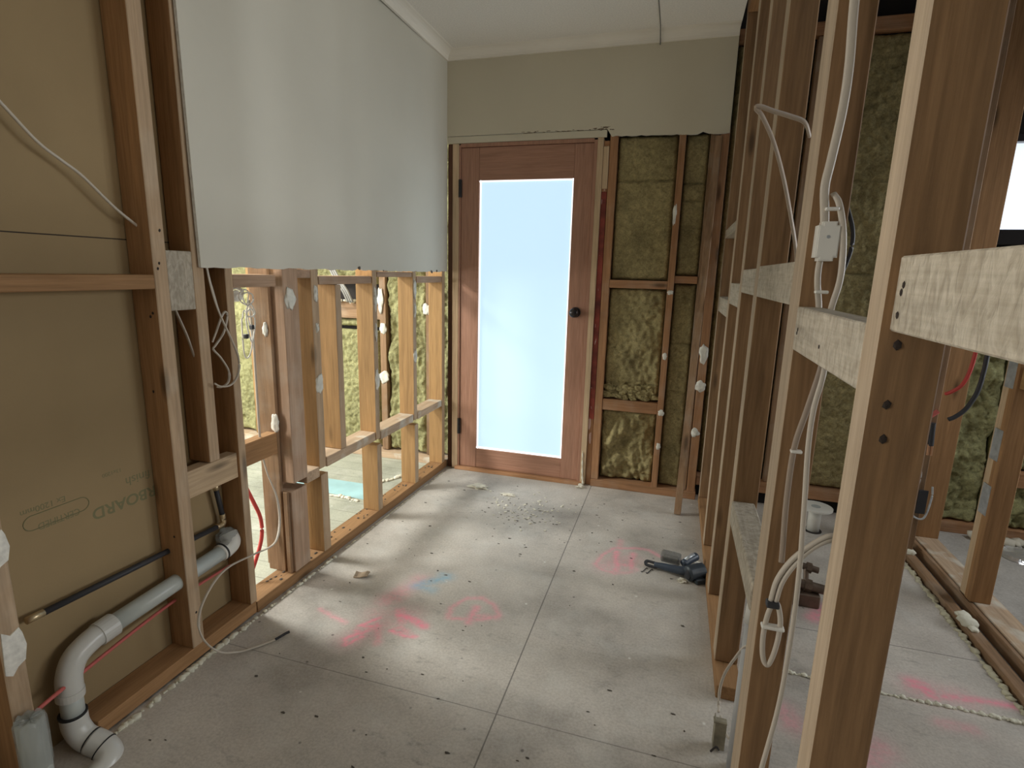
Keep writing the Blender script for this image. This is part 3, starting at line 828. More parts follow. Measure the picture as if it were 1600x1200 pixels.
timber('noggin', 'dusty low noggin ending at the dark door trimmer', lx(2.9) - 0.09, lx(2.9), 2.7505, 3.0845, 0.426, 0.466, 'plaster_dusted', G_N)

# yellow plasterboard lining of the neighbouring room, its back towards us
t = thing('plasterboard_sheet', 'large yellow-brown plasterboard sheet behind the near left studs, with faded upside-down print', 'plasterboard', (-1.495, 0.75, 0.0), 'plasterboard lining behind the left wall')
bm = bmesh.new(); box(bm, -1.501, -1.491, 0.42, 1.478, 0.0, 1.331); finish('board', bm, M_paper, t)
t2 = thing('plasterboard_sheet', 'upper yellow-brown plasterboard sheet above the horizontal joint, top left', 'plasterboard', (-1.495, 0.75, 1.334), 'plasterboard lining behind the left wall')
bm = bmesh.new(); box(bm, -1.501, -1.491, 0.42, 1.478, 1.334, CZ); finish('board', bm, M_paper, t2)
bm = bmesh.new(); box(bm, -1.500, -1.4925, 0.42, 1.478, 1.3308, 1.3342); finish('dark_joint', bm, M_nail, t2)  # dark strip added in the sheet gap as the joint's shadow


def text_mesh(name, body, size, bold, matrix, mat, parent, squash=1.0):
    cu = bpy.data.curves.new('txt', 'FONT'); cu.body = body; cu.size = size; cu.extrude = 0.0002; cu.offset = bold
    to = bpy.data.objects.new('txt', cu); C.objects.link(to)
    bpy.context.view_layer.update()
    dg = bpy.context.evaluated_depsgraph_get()
    me = bpy.data.meshes.new_from_object(to.evaluated_get(dg))
    bpy.data.objects.remove(to, do_unlink=True)
    bm = bmesh.new(); bm.from_mesh(me)
    for v in bm.verts: v.co.x *= squash
    bmesh.ops.transform(bm, matrix=matrix, verts=bm.verts)
    o = finish(name, bm, mat, parent)
    return o


def upside(y, z):  # text reads upside down on a face looking to +x: X -> -y, Y -> -z
    return Matrix(((0, 0, 1, -1.4908), (-1, 0, 0, y), (0, -1, 0, z), (0, 0, 0, 1)))


text_mesh('printed_marking', 'ERBOARD', 0.046, 0.0008, upside(1.222, 0.600), M_ink, t, 1.05)
text_mesh('printed_marking', 'al finish', 0.038, 0.0, upside(1.220, 0.655), M_ink, t)
text_mesh('printed_marking', '13x1200', 0.016, 0.0, upside(1.10, 0.690), M_ink, t, 1.0)
text_mesh('printed_marking', 'Ex 1200mm', 0.022, 0.0, upside(0.945, 0.667), M_ink, t)
text_mesh('printed_marking', 'CERTIFIED', 0.026, 0.0, upside(0.975, 0.620), M_ink, t, 0.85)
bm = bmesh.new()
pts = []
for i in range(40):
    a = 2 * math.pi * i / 40; cx = 0.921 + (0.058 if math.cos(a) > 0 else -0.058)
    pts.append((-1.4905, cx + 0.021 * math.cos(a), 0.6275 + 0.019 * math.sin(a)))
pts.append(pts[0]); sweep(bm, pts, 0.0012, seg=5, k=0)
finish('printed_marking', bm, M_ink, t)

# ------------------------------------------------------------------ PIPES ON THE LEFT
t = thing('waste_pipe', 'grey waste pipe along the yellow board, with white elbows dropping to the floor', 'pipe', (-1.44, 0.86, 0.0))
bm = bmesh.new(); cyl(bm, (-1.440, 0.955, 0.272), (-1.440, 1.375, 0.292), 0.026)
finish('straight_pipe', bm, M_pvc, t, smooth=True)
bm = bmesh.new(); sweep(bm, [(-1.440, 0.965, 0.272), (-1.440, 0.925, 0.268), (-1.440, 0.880, 0.248), (-1.438, 0.858, 0.210), (-1.436, 0.853, 0.165)], 0.030, seg=24, up=(1, 0, 0))
el = finish('elbow', bm, M_pvcf, t, smooth=True)
bm = bmesh.new(); cyl(bm, (-1.440, 0.940, 0.270), (-1.440, 0.985, 0.2735), 0.0335, 24); finish('collar', bm, M_pvcf, el)
bm = bmesh.new(); cyl(bm, (-1.436, 0.853, 0.170), (-1.436, 0.852, 0.150), 0.032, 24); finish('collar', bm, M_pvcf, el)
bm = bmesh.new(); cyl(bm, (-1.436, 0.853, 0.165), (-1.432, 0.850, 0.085), 0.026)
finish('straight_pipe', bm, M_pvc, t, smooth=True)
bm = bmesh.new(); sweep(bm, [(-1.433, 0.850, 0.098), (-1.430, 0.850, 0.065), (-1.412, 0.853, 0.035), (-1.385, 0.858, 0.022)], 0.031, seg=24, up=(0, 1, 0))
el = finish('elbow', bm, M_pvcf, t, smooth=True)
for a, b in (((-1.434, 0.850, 0.105), (-1.434, 0.850, 0.100)), ((-1.392, 0.857, 0.025), (-1.389, 0.8575, 0.024))):
    bm = bmesh.new(); cyl(bm, a, b, 0.0322); finish('seal_ring', bm, M_ring, el)
bm = bmesh.new(); sweep(bm, [(-1.390, 0.857, 0.024), (-1.362, 0.862, 0.012), (-1.335, 0.858, 0.000), (-1.322, 0.842, -0.012), (-1.322, 0.815, -0.022), (-1.326, 0.78, -0.03)], 0.0325, seg=24, up=(0, 0, 1))
el = finish('elbow', bm, M_pvcf, t, smooth=True)
bm = bmesh.new(); cyl(bm, (-1.357, 0.862, 0.010), (-1.354, 0.8623, 0.0085), 0.0338); finish('seal_ring', bm, M_ring, el)
bm = bmesh.new(); sweep(bm, [(-1.440, 1.365, 0.2915), (-1.440, 1.395, 0.295), (-1.440, 1.418, 0.308), (-1.458, 1.424, 0.335)], 0.030, seg=24, up=(1, 0, 0))
el = finish('elbow', bm, M_white, t, smooth=True); el['label'] = 'white elbow wrapped in clear film'
bm = bmesh.new(); cyl(bm, (-1.440, 1.372, 0.292), (-1.440, 1.378, 0.2925), 0.0315); finish('seal_ring', bm, M_ring, el)
bm = bmesh.new()
blob(bm, (-1.448, 1.405, 0.335), 0.030, 0.036, 0.030, seed=3, amp=0.5, sub=3, fr=5)
finish('film_wrap', bm, M_film, el, smooth=True)

t = thing('water_pipe', 'thin black lagged pipe with brass ends above the grey waste pipe', 'pipe', (-1.462, 1.1, 0.40))
bm = bmesh.new(); cyl(bm, (-1.462, 0.835, 0.400), (-1.462, 1.385, 0.378), 0.0085); finish('lagging', bm, M_black, t, smooth=True)
bm = bmesh.new(); cyl(bm, (-1.462, 0.800, 0.402), (-1.462, 0.838, 0.400), 0.0095); finish('pipe_joint', bm, M_brass, t, smooth=True)
bm = bmesh.new(); sweep(bm, [(-1.462, 1.382, 0.378), (-1.462, 1.408, 0.378), (-1.462, 1.412, 0.392), (-1.462, 1.410, 0.415)], 0.010); finish('pipe_joint', bm, M_brass, t, smooth=True)
bm = bmesh.new(); cyl(bm, (-1.462, 1.410, 0.413), (-1.462, 1.392, 0.520), 0.0085); finish('lagging', bm, M_black, t, smooth=True)
bm = bmesh.new(); cyl(bm, (-1.462, 1.394, 0.512), (-1.462, 1.391, 0.530), 0.010); finish('pipe_joint', bm, M_brass, t, smooth=True)

cable('water_pipe', 'thin dusty red pipe running low along the yellow board behind the waste pipe', [(-1.415, 0.755, 0.190), (-1.43, 0.92, 0.205), (-1.447, 1.10, 0.215), (-1.458, 1.24, 0.215), (-1.468, 1.432, 0.205)], 0.0052, mat=M_redp, cat='pipe')

t = thing('drain_stub', 'upright grey pipe stub capped with clear film, at the bottom left corner', 'pipe', (-1.355, 0.715, 0.0))
bm = bmesh.new(); cyl(bm, (-1.355, 0.715, -0.02), (-1.355, 0.715, 0.225), 0.028); finish('straight_pipe', bm, M_pvc, t, smooth=True)
bm = bmesh.new()
r = 0.0295; N = 28
rings = []
for j, (z, k) in enumerate(((0.10, 1.03), (0.14, 1.04), (0.18, 1.05), (0.222, 1.04), (0.232, 0.9), (0.228, 0.4), (0.226, 0.02))):
    rings.append([bm.verts.new((-1.355 + r * k * math.cos(2 * math.pi * i / N) * (1 + 0.05 * math.sin(i * 2.7 + j)), 0.715 + r * k * math.sin(2 * math.pi * i / N) * (1 + 0.05 * math.sin(i * 3.1 + j * 2)), z + 0.004 * math.sin(i * 1.9 + j))) for i in range(N)])
for j in range(len(rings) - 1):
    for i in range(N): bm.faces.new((rings[j][i], rings[j][(i + 1) % N], rings[j + 1][(i + 1) % N], rings[j + 1][i]))
finish('film_cap', bm, M_film, t)
bm = bmesh.new(); box(bm, -0.05, 0.05, -0.012, 0.012, -0.005, 0.005, 0.001)
bmesh.ops.transform(bm, matrix=Matrix.Translation((-1.305, 0.640, 0.115)) @ Matrix.Rotation(0.12, 4, 'Y') @ Matrix.Rotation(0.35, 4, 'Z'), verts=bm.verts)
tag(finish('timber_offcut', bm, wd('pale', 'x')), 'small pale timber offcut stuck against the capped pipe stub, bottom left', 'offcut')

# ------------------------------------------------------------------ CABLES ON THE LEFT
cable('cable', 'thin white cable hanging across the yellow board into the first stud, top left', [(-1.455, 0.78, 1.74), (-1.455, 0.905, 1.612), (-1.455, 0.972, 1.542), (-1.455, 1.02, 1.51), (-1.452, 1.066, 1.479), (-1.450, 1.14, 1.411), (-1.446, 1.2, 1.366)], 0.0038)
cable('cable', 'short white cable run between block and hole, beside the cut brown stud', [(-1.44, 1.275, 1.16), (-1.438, 1.285, 1.125), (-1.435, 1.311, 1.052), (-1.432, 1.328, 0.985)], 0.0055, rb=0.003)
cable('cable', 'white cable hanging in a long loop in front of the cable-loop stud', [(-1.40, 1.372, 1.27), (-1.392, 1.375, 1.21), (-1.372, 1.380, 1.121), (-1.362, 1.409, 1.036), (-1.358, 1.429, 0.971), (-1.358, 1.422, 0.92), (-1.364, 1.395, 0.889), (-1.375, 1.365, 0.888), (-1.385, 1.35, 0.90)], 0.0048, rb=0.003)
cable('cable', 'small twisted white cable loop beside the cable-loop stud', [(-1.402, 1.372, 1.028), (-1.396, 1.385, 1.06), (-1.392, 1.408, 1.108), (-1.392, 1.424, 1.122), (-1.392, 1.430, 1.105), (-1.394, 1.412, 1.055), (-1.398, 1.380, 1.018), (-1.400, 1.372, 1.005), (-1.396, 1.395, 0.975), (-1.39, 1.416, 0.93), (-1.388, 1.41, 0.895), (-1.39, 1.385, 0.882), (-1.395, 1.368, 0.884)], 0.0045, rb=0.003)
# coiled thin wires in the first open bay
t = thing('wire_coil', 'tangle of thin white data wires with black clips in the first open bay', 'wire', (-1.45, 1.57, 1.0))
def px_loop(cx, cz, rx_, rz_, x, n=14, ph=0.0, turns=1.0):
    return [(x + 0.004 * math.sin(i), cx + rx_ * math.cos(ph + 2 * math.pi * turns * i / n), cz + rz_ * math.sin(ph + 2 * math.pi * turns * i / n)) for i in range(n + 1)]
for (cy, cz, ry, rz, x, ph) in ((1.578, 1.155, 0.024, 0.022, -1.44, 0), (1.574, 1.162, 0.022, 0.026, -1.45, 1), (1.590, 1.06, 0.018, 0.060, -1.445, 0.5), (1.580, 1.115, 0.020, 0.022, -1.435, 2), (1.572, 1.03, 0.022, 0.085, -1.452, 2.4)):
    bm = bmesh.new(); sweep(bm, px_loop(cy, cz, ry, rz, x, ph=ph), 0.0024, seg=8, k=6); finish('wire', bm, M_white, t, smooth=True)
for (y, z) in ((1.592, 1.055), (1.562, 1.025)):
    bm = bmesh.new(); box(bm, -1.452, -1.436, y - 0.006, y + 0.006, z - 0.008, z + 0.008, 0.002); finish('clip', bm, M_black, t)
t = thing('downlight_ring', 'white round fitting hanging at the top of the first open bay', 'light fitting', (-1.47, 1.56, 1.165))
bm = bmesh.new(); sweep(bm, px_loop(1.560, 1.172, 0.030, 0.022, -1.475, n=24), 0.006, seg=8, k=3); finish('ring', bm, M_white, t, smooth=True)
bm = bmesh.new(); cyl(bm, (-1.50, 1.565, 1.160), (-1.472, 1.563, 1.166), 0.020, 20); finish('lamp_body', bm, M_white, t)
# the long loose cable down to the floor
t = thing('cable', 'loose white cable dropping through the first open bay and curling onto the floor', 'cable', (-1.45, 1.6, 0.0))
bm = bmesh.new(); sweep(bm, [(-1.455, 1.598, 1.15), (-1.46, 1.612, 1.0), (-1.46, 1.612, 0.84), (-1.455, 1.606, 0.62), (-1.45, 1.622, 0.50), (-1.425, 1.640, 0.385), (-1.40, 1.615, 0.290), (-1.370, 1.545, 0.250), (-1.350, 1.42, 0.275), (-1.340, 1.30, 0.295), (-1.335, 1.225, 0.275), (-1.330, 1.165, 0.215), (-1.325, 1.160, 0.14), (-1.318, 1.205, 0.055), (-1.300, 1.262, 0.014), (-1.270, 1.305, 0.0065), (-1.230, 1.365, 0.0055)], 0.0045, rb=0.0028, seg=10)
finish('sheath', bm, M_cable, t, smooth=True)
bm = bmesh.new(); sweep(bm, [(-1.231, 1.363, 0.0055), (-1.214, 1.392, 0.012), (-1.205, 1.405, 0.014)], 0.0045, seg=8); finish('taped_end', bm, M_black, t, smooth=True)
cable('water_pipe', 'bright red pipe curving down in the first open bay', [(-1.53, 1.585, 0.46), (-1.51, 1.607, 0.373), (-1.505, 1.634, 0.29), (-1.505, 1.632, 0.21), (-1.51, 1.600, 0.13), (-1.52, 1.56, 0.05)], 0.0075, mat=M_red, cat='pipe')

# ------------------------------------------------------------------ LEFT ROOM EXTERIOR WALL
G_I = 'insulation batts in the left room'
def lbay(label, x0, x1, z0, z1, seed, lump=0.02):
    batt(label, x0, x1, z0, z1, 3.235, M_insL, seed, lump, 0.018, group=G_I)
lst = [(-3.62, 'old'), (-2.93, 'orange'), (-2.42, 'old'), (-1.87, 'old'), (-1.535, 'old')]
names = ['old brown exterior stud furthest left in the left room', 'orange exterior stud seen through the first open bay', 'brown exterior stud hidden mostly behind the orange studs, left room',
         'daubed brown exterior stud seen through the third open bay', 'dark brown exterior stud nearest the door, left room']
for (x, k), nm in zip(lst, names):
    s = timber('stud', nm, x, x + 0.045, 3.205, 3.295, 0.045, CZ, k, 'exterior studs of the left room')
    if x == -1.87:
        daub(s, (x + 0.022, 3.204, 0.885), 'y', 0.026, 0.034, seed=51); daub(s, (x + 0.026, 3.204, 0.56), 'y', 0.036, 0.040, seed=52); daub(s, (x + 0.010, 3.200, 1.08), 'y', 0.02, 0.07, seed=53)
    if x == -1.535:
        daub(s, (x + 0.01, 3.204, 1.02), 'y', 0.03, 0.04, seed=54)
lbay('bright yellow-green batt at the far left of the left room', -3.57, -2.935, 0.05, 2.4, 11)
lbay('bright yellow-green batt seen behind the orange-studded open bays', -2.88, -2.425, 0.05, 2.4, 12)
lbay('yellow-green lower batt below the wiring gap, left room', -2.37, -1.905, 0.05, 0.86, 13, 0.012)
lbay('yellow-green strip of batt between two noggins, left room', -2.37, -1.905, 0.885, 0.935, 14, 0.01)
lbay('yellow-green upper batt above the wiring gap, left room', -2.37, -1.905, 1.17, 2.4, 15)
lbay('yellow-green batt in the bay next to the door, left room', -1.822, -1.54, 0.05, 2.4, 16, 0.03)
lbay('narrow yellow-green batt squeezed beside the door trimmer, left room', -1.485, -1.37, 0.05, 2.4, 17, 0.03)
timber('noggin', 'brown exterior noggin below the wiring gap in the left room', -2.374, -1.871, 3.215, 3.295, 0.940, 1.045, 'old')
bm = bmesh.new(); box(bm, -5.0, -1.37, 3.16, 3.298, 0.0, 0.04, 0.002)
tag(finish('bottom_plate', bm, wd('plaster_dusted', 'x')), 'dusty exterior bottom plate along the left room', 'plate')
for i, (dx, lab) in enumerate(((0, 'left grey cable of the bundle'), (0.018, 'middle grey cable of the bundle'), (0.034, 'right grey cable of the bundle'))):
    cable('cable', lab + ' drooping through the wiring gap, left room', [(-2.24 + dx, 3.18, 1.30), (-2.17 + dx, 3.17, 1.19), (-2.115 + dx, 3.165, 1.12), (-2.09 + dx, 3.18, 1.05)], 0.008, mat=plain('grey_cable', (0.30, 0.29, 0.27), 0.5))
# rubble on noggin
bm = bmesh.new()
for i in range(30):
    rr = random.Random(i + 400); blob(bm, (-2.35 + 0.45 * rr.random(), 3.19 + 0.03 * rr.random(), 1.05 + 0.012 * rr.random()), 0.014, 0.012, 0.010, seed=i, amp=0.9, sub=1)
tag(finish('rubble', bm, M_crumb), 'crumbled debris lying on the exterior noggin in the left room', 'rubble', kind='stuff')
# blue membrane patch and foam line on the left floor
bm = bmesh.new(); prism(bm, [(-2.25, 2.53), (-1.58, 2.50), (-1.60, 2.70), (-2.20, 2.70)], 'z', 0.0005, 0.0025)
tag(finish('membrane_patch', bm, plain('pale_blue_membrane', (0.36, 0.58, 0.62), 0.5, scale=6, amp=0.15)), 'pale blue membrane strip on the left room floor', 'membrane')


def foam(label, pts, r, seed=1, kind=None, step=0.012, mat=None, name='foam_bead', flat=0.7, amp=0.6, gap=0.0):
    cs = catmull(pts, 10); bm = bmesh.new(); rr = random.Random(seed); acc = 0
    for a, b in zip(cs[:-1], cs[1:]):
        n_ = max(1, int((b - a).length / min(step, r * 0.8)))
        for i in range(n_):
            if rr.random() < gap: continue
            p = a.lerp(b, i / n_); k = r * (0.45 + 0.95 * rr.random() ** 1.6)
            blob(bm, (p.x + rr.uniform(-1, 1) * r * 0.5, p.y + rr.uniform(-1, 1) * r * 0.5, p.z + k * flat * 0.6), k * 1.25, k * 1.25, k * flat, seed=rr.random() * 50, amp=amp, sub=2)
    return tag(finish(name, bm, mat or M_foam, smooth=True), label, 'foam', kind=kind)


foam('white foam line across the left room floor beside the blue strip', [(-2.2, 2.44, 0), (-1.81, 2.49, 0), (-1.60, 2.47, 0)], 0.009, 3)
foam('white foam line under the dusty low noggins, left room floor', [(-1.66, 2.68, 0), (-1.55, 2.90, 0)], 0.010, 5)
foam('lumpy white foam bead on the floor along the near left bottom plate', [(-1.375, 0.86, 0), (-1.378, 1.0, 0), (-1.385, 1.2, 0), (-1.380, 1.45, 0)], 0.0075, 7, gap=0.12, kind='stuff')
foam('thin crumbling white foam bead along the far left bottom plate', [(-1.380, 1.46, 0), (-1.375, 1.70, 0), (-1.368, 1.92, 0)], 0.0055, 8, gap=0.35, kind='stuff')
foam('faint white foam line along the far plate towards the door', [(-1.370, 2.0, 0), (-1.358, 2.5, 0), (-1.345, 3.05, 0)], 0.004, 9, gap=0.4, flat=0.4, kind='stuff')

# ------------------------------------------------------------------ RIGHT WALL FRAMING
G_R = 'studs of the right wall'
TOPZ = 2.515
D = 0.066
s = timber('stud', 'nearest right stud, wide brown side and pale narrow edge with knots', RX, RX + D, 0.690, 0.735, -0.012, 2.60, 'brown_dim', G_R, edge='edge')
nail_marks(s, [(RX + 0.02, 0.6895, 1.135), (RX + 0.022, 0.6895, 1.095), (RX + 0.020, 0.6895, 1.203)], 'y', 0.005)
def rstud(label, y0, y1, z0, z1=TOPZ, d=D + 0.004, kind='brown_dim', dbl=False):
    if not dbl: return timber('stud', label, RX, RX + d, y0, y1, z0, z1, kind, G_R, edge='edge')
    t = thing('stud', label, 'stud', (RX + d / 2, (y0 + y1) / 2, z0), G_R)
    ym = (y0 + y1) / 2
    timber('front_member', None, RX, RX + d, y0, ym - 0.0008, z0, z1, kind, parent=t, edge='edge')
    timber('rear_member', None, RX + 0.0015, RX + d, ym + 0.0008, y1, z0, z1, kind, parent=t, edge='edge')
    return t
rstud('doubled right stud carrying the junction box and cables on its side', 1.122, 1.210, 0.0, dbl=True, d=D - 0.004)
rstud('third right stud from the camera, white looped cable passing in front of it', 1.690, 1.755, 0.046)
rstud('thin-edged right stud just beyond the looped cable', 2.085, 2.150, 0.046)
rstud('second-last right stud before the back wall', 2.500, 2.560, 0.046)
rstud('last right stud, against the back wall corner', 3.085, 3.130, 0.046)
timber('top_plate', 'top plate over the right wall studs beside the ceiling edge', RX, RX + 0.07, 0.2, 3.15, TOPZ, 2.60, 'brown', cat='plate')
timber('bottom_plate', 'right wall bottom plate with its sawn end beside the power tool', RX, RX + 0.07, 1.575, 3.15, 0.0, 0.045, 'brown')
timber('bottom_plate', 'short right wall bottom plate under the doubled stud', RX, RX + 0.066, 0.736, 1.121, -0.012, 0.0, 'brown')

G_RN = 'noggins of the right wall'
o = timber('noggin', 'big rough-sawn whitish noggin running out of the picture at the right', RX + 0.010, RX + 0.048, 0.08, 0.6895, 1.218, 1.298, 'rough', G_RN)
nail_marks(o, [(RX + 0.0095, 0.668, 1.268), (RX + 0.0095, 0.672, 1.260), (RX + 0.0095, 0.672, 1.236)], 'x', 0.0035)
o2 = timber('noggin', 'rough-sawn whitish noggin between the nearest and the doubled right studs', RX, RX + 0.040, 0.7355, 1.1215, 1.142, 1.222, 'rough', G_RN)
nail_marks(o2, [(RX - 0.0002, 1.098, 1.175), (RX - 0.0002, 1.094, 1.182), (RX - 0.0002, 0.93, 1.17)], 'x', 0.0035)
timber('noggin', 'smooth pale noggin left of the doubled right stud', RX, RX + 0.043, 1.2105, 1.6895, 1.221, 1.305, 'rough', G_RN)
timber('noggin', 'small white-edged noggin between third and fourth right studs', RX, RX + 0.043, 1.7555, 2.0845, 1.222, 1.300, 'rough', G_RN)
timber('noggin', 'small white-edged noggin between fourth and fifth right studs', RX, RX + 0.043, 2.1505, 2.4995, 1.165, 1.250, 'rough', G_RN)
timber('noggin', 'small pale noggin lowest in the last right bay', RX, RX + 0.043, 2.5605, 3.0845, 1.10, 1.175, 'rough', G_RN)
timber('noggin', 'pale noggin block higher up in the last right bay', RX, RX + 0.060, 2.5605, 3.0845, 1.470, 1.512, 'rough', G_RN)
# low loose noggin
bm = bmesh.new(); box(bm, RX - 0.002, RX + 0.062, 1.2105, 1.6895, 0.535, 0.603, 0.003)
tag(finish('noggin', bm, wd('rough', 'y')), 'low pale noggin between the doubled stud and the third right stud', 'noggin', G_RN)

# ------------------------------------------------------------------ CABLES ON THE RIGHT
YF = 1.115
bm = None
t = thing('junction_box', 'white plastic junction box on the side of the doubled right stud', 'junction box', (0.245, 1.11, 1.30))
bm = bmesh.new(); vs = box(bm, 0.228, 0.263, 1.092, 1.1215, 1.304, 1.371)
es = [e for e in bm.edges if abs(e.verts[0].co.y - e.verts[1].co.y) > 0.01]
bmesh.ops.bevel(bm, geom=es, offset=0.006, segments=4, affect='EDGES')
bmesh.ops.bevel(bm, geom=[e for e in bm.edges if e.verts[0].co.y < 1.093 and e.verts[1].co.y < 1.093], offset=0.002, segments=2, affect='EDGES')
finish('cover', bm, M_white, t)
bm = bmesh.new(); cyl(bm, (0.2445, 1.0935, 1.345), (0.2445, 1.0915, 1.345), 0.003, 12); finish('screw', bm, M_steel, t)

UPY = (1, 0.0, 0)
cable('cable', 'wide flat white cable down from the ceiling to the top of the junction box', [(0.236, 1.105, 1.85), (0.238, 1.105, 1.717), (0.243, 1.104, 1.62), (0.242, 1.104, 1.55), (0.235, 1.103, 1.473), (0.231, 1.103, 1.43), (0.236, 1.105, 1.39), (0.240, 1.108, 1.365)], 0.0035, rb=0.0075, up=(1, 0, 0), group=None)
cable('cable', 'flat white cable leaving the bottom of the junction box to the rough noggin', [(0.240, 1.108, 1.308), (0.239, 1.106, 1.285), (0.241, 1.106, 1.262), (0.247, 1.108, 1.232), (0.252, 1.11, 1.20)], 0.003, rb=0.0055, up=(1, 0, 0))
cable('cable', 'flat white cable bowing past the right side of the junction box', [(0.247, 1.112, 1.420), (0.256, 1.102, 1.402), (0.266, 1.096, 1.36), (0.272, 1.096, 1.313), (0.273, 1.097, 1.269), (0.267, 1.10, 1.224), (0.266, 1.118, 1.17)], 0.003, rb=0.0055, up=(1, 0, 0))
cable('cable', 'dark cable curving behind the junction box', [(0.276, 1.13, 1.40), (0.290, 1.13, 1.36), (0.292, 1.13, 1.325), (0.284, 1.13, 1.285)], 0.0035, mat=M_black)
for i, (x, y, z) in enumerate(((0.245, 1.1, 1.392), (0.246, 1.1, 1.25))):
    bm = bmesh.new(); box(bm, x - 0.010, x + 0.012, y - 0.006, y + 0.004, z - 0.003, z + 0.003, 0.0015)
    tag(finish('cable_clip', bm, M_white), ('white cable clip just above the junction box', 'white cable clip just below the junction box')[i], 'clip')
cable('cable', 'pale cable dropping behind the rough noggin down the doubled stud', [(0.268, 1.10, 1.15), (0.262, 1.10, 1.10), (0.250, 1.10, 1.03), (0.238, 1.10, 0.957), (0.237, 1.10, 0.853), (0.242, 1.10, 0.746), (0.243, 1.10, 0.72)], 0.003, rb=0.0055, up=(1, 0, 0), mat=plain('dim_cable', (0.34, 0.27, 0.21), 0.5))
cable('cable', 'long white cable hanging free from the rough noggin to the floor', [(0.268, 1.085, 1.16), (0.259, 1.06, 1.102), (0.252, 1.06, 1.043), (0.252, 1.06, 0.971), (0.260, 1.06, 0.848), (0.267, 1.06, 0.718), (0.269, 1.06, 0.581), (0.262, 1.05, 0.433), (0.240, 1.03, 0.271), (0.22, 1.0, 0.10), (0.20, 0.98, 0.005)], 0.003, rb=0.0048, up=(1, 0, 0))
bm = bmesh.new(); box(bm, 0.232, 0.252, 1.094, 1.106, 0.948, 0.954, 0.0015)
tag(finish('cable_clip', bm, M_white), 'white cable clip below the rough noggin', 'clip')
t = thing('cable', 'thick flat cable pair arching across the doubled stud, black tape at both ends', 'cable', (0.25, 1.09, 0.63))
for k, off in enumerate((0.0, 0.0095)):
    bm = bmesh.new(); sweep(bm, [(0.345, 1.085, 0.798 - off), (0.318, 1.09, 0.795 - off), (0.291, 1.09, 0.774 - off), (0.258 + off * 0.6, 1.088, 0.735 - off), (0.237 + off, 1.088, 0.688 - off * 0.4), (0.231 + off, 1.09, 0.640)], 0.005, rb=0.0055, up=(0, 1, 0), seg=10)
    finish('sheath', bm, M_cable, t, smooth=True)
bm = bmesh.new(); sweep(bm, [(0.325, 1.088, 0.793), (0.350, 1.083, 0.795)], 0.013, rb=0.008, up=(0, 1, 0)); finish('tape', bm, M_black, t)
bm = bmesh.new(); box(bm, 0.223, 0.247, 1.080, 1.098, 0.627, 0.640, 0.002); finish('tape', bm, M_black, t)
t = thing('cable', 'doubled-over cable loop tied with a white tie, low on the doubled stud', 'cable', (0.24, 1.1, 0.49))
bm = bmesh.new(); sweep(bm, [(0.238, 1.10, 0.632), (0.231, 1.10, 0.600), (0.228, 1.10, 0.560), (0.230, 1.10, 0.520), (0.236, 1.10, 0.494), (0.244, 1.10, 0.488), (0.251, 1.10, 0.510), (0.256, 1.10, 0.55), (0.256, 1.10, 0.590), (0.249, 1.10, 0.622), (0.241, 1.10, 0.636)], 0.0052, rb=0.004, up=(0, 1, 0), seg=10)
finish('sheath', bm, M_cable, t, smooth=True)
bm = bmesh.new(); box(bm, 0.221, 0.264, 1.090, 1.108, 0.573, 0.580, 0.002); finish('cable_tie', bm, M_white, t)
cable('cable', 'pale cable bent sharply in front of the far right studs, high up', [(0.290, 1.62, 1.625), (0.27, 1.60, 1.655), (0.232, 1.60, 1.672), (0.195, 1.60, 1.685), (0.165, 1.60, 1.697), (0.154, 1.60, 1.694), (0.172, 1.60, 1.672), (0.205, 1.60, 1.610), (0.237, 1.60, 1.525), (0.266, 1.60, 1.427), (0.290, 1.61, 1.34), (0.30, 1.62, 1.25)], 0.004, rb=0.0065, up=(0, 0.3, 1), mat=plain('aged_cable', (0.46, 0.37, 0.29), 0.5))
cable('cable', 'thin cable arching out of the doubled stud down to the metal bracket', [(0.245, 1.21, 0.44), (0.232, 1.284, 0.395), (0.222, 1.36, 0.30), (0.214, 1.43, 0.20), (0.212, 1.47, 0.12), (0.214, 1.475, 0.06), (0.212, 1.45, 0.075), (0.205, 1.40, 0.10)], 0.004, rb=0.0028)
cable('cable', 'second thin cable beside the upright conduit near the floor', [(0.245, 1.23, 0.34), (0.240, 1.29, 0.28), (0.238, 1.32, 0.15), (0.232, 1.36, 0.06), (0.212, 1.405, 0.085)], 0.0035)
t = thing('conduit', 'upright grey conduit with white joint behind the doubled stud foot', 'pipe', (0.245, 1.32, 0.0))
bm = bmesh.new(); cyl(bm, (0.245, 1.33, 0.0), (0.242, 1.30, 0.46), 0.0165); finish('tube', bm, plain('dull_grey_conduit', (0.42, 0.42, 0.42), 0.45), t, smooth=True)
bm = bmesh.new(); cyl(bm, (0.242, 1.302, 0.452), (0.242, 1.298, 0.520), 0.0195, r2=0.016); finish('joint', bm, M_pvcf, t, smooth=True)
t = thing('metal_bracket', 'small dusty metal mounting bracket at the foot of the conduit', 'bracket', (0.205, 1.385, 0.0))
bm = bmesh.new(); box(bm, 0.196, 0.226, 1.370, 1.374, 0.005, 0.095, 0.001); box(bm, 0.196, 0.199, 1.374, 1.40, 0.005, 0.095, 0.001); box(bm, 0.196, 0.226, 1.374, 1.40, 0.005, 0.008, 0.001); box(bm, 0.192, 0.226, 1.368, 1.388, 0.088, 0.094, 0.001)
finish('plate', bm, plain('dusty_bracket', (0.30, 0.27, 0.20), 0.6, metal=0.4, scale=30, amp=0.3), t)
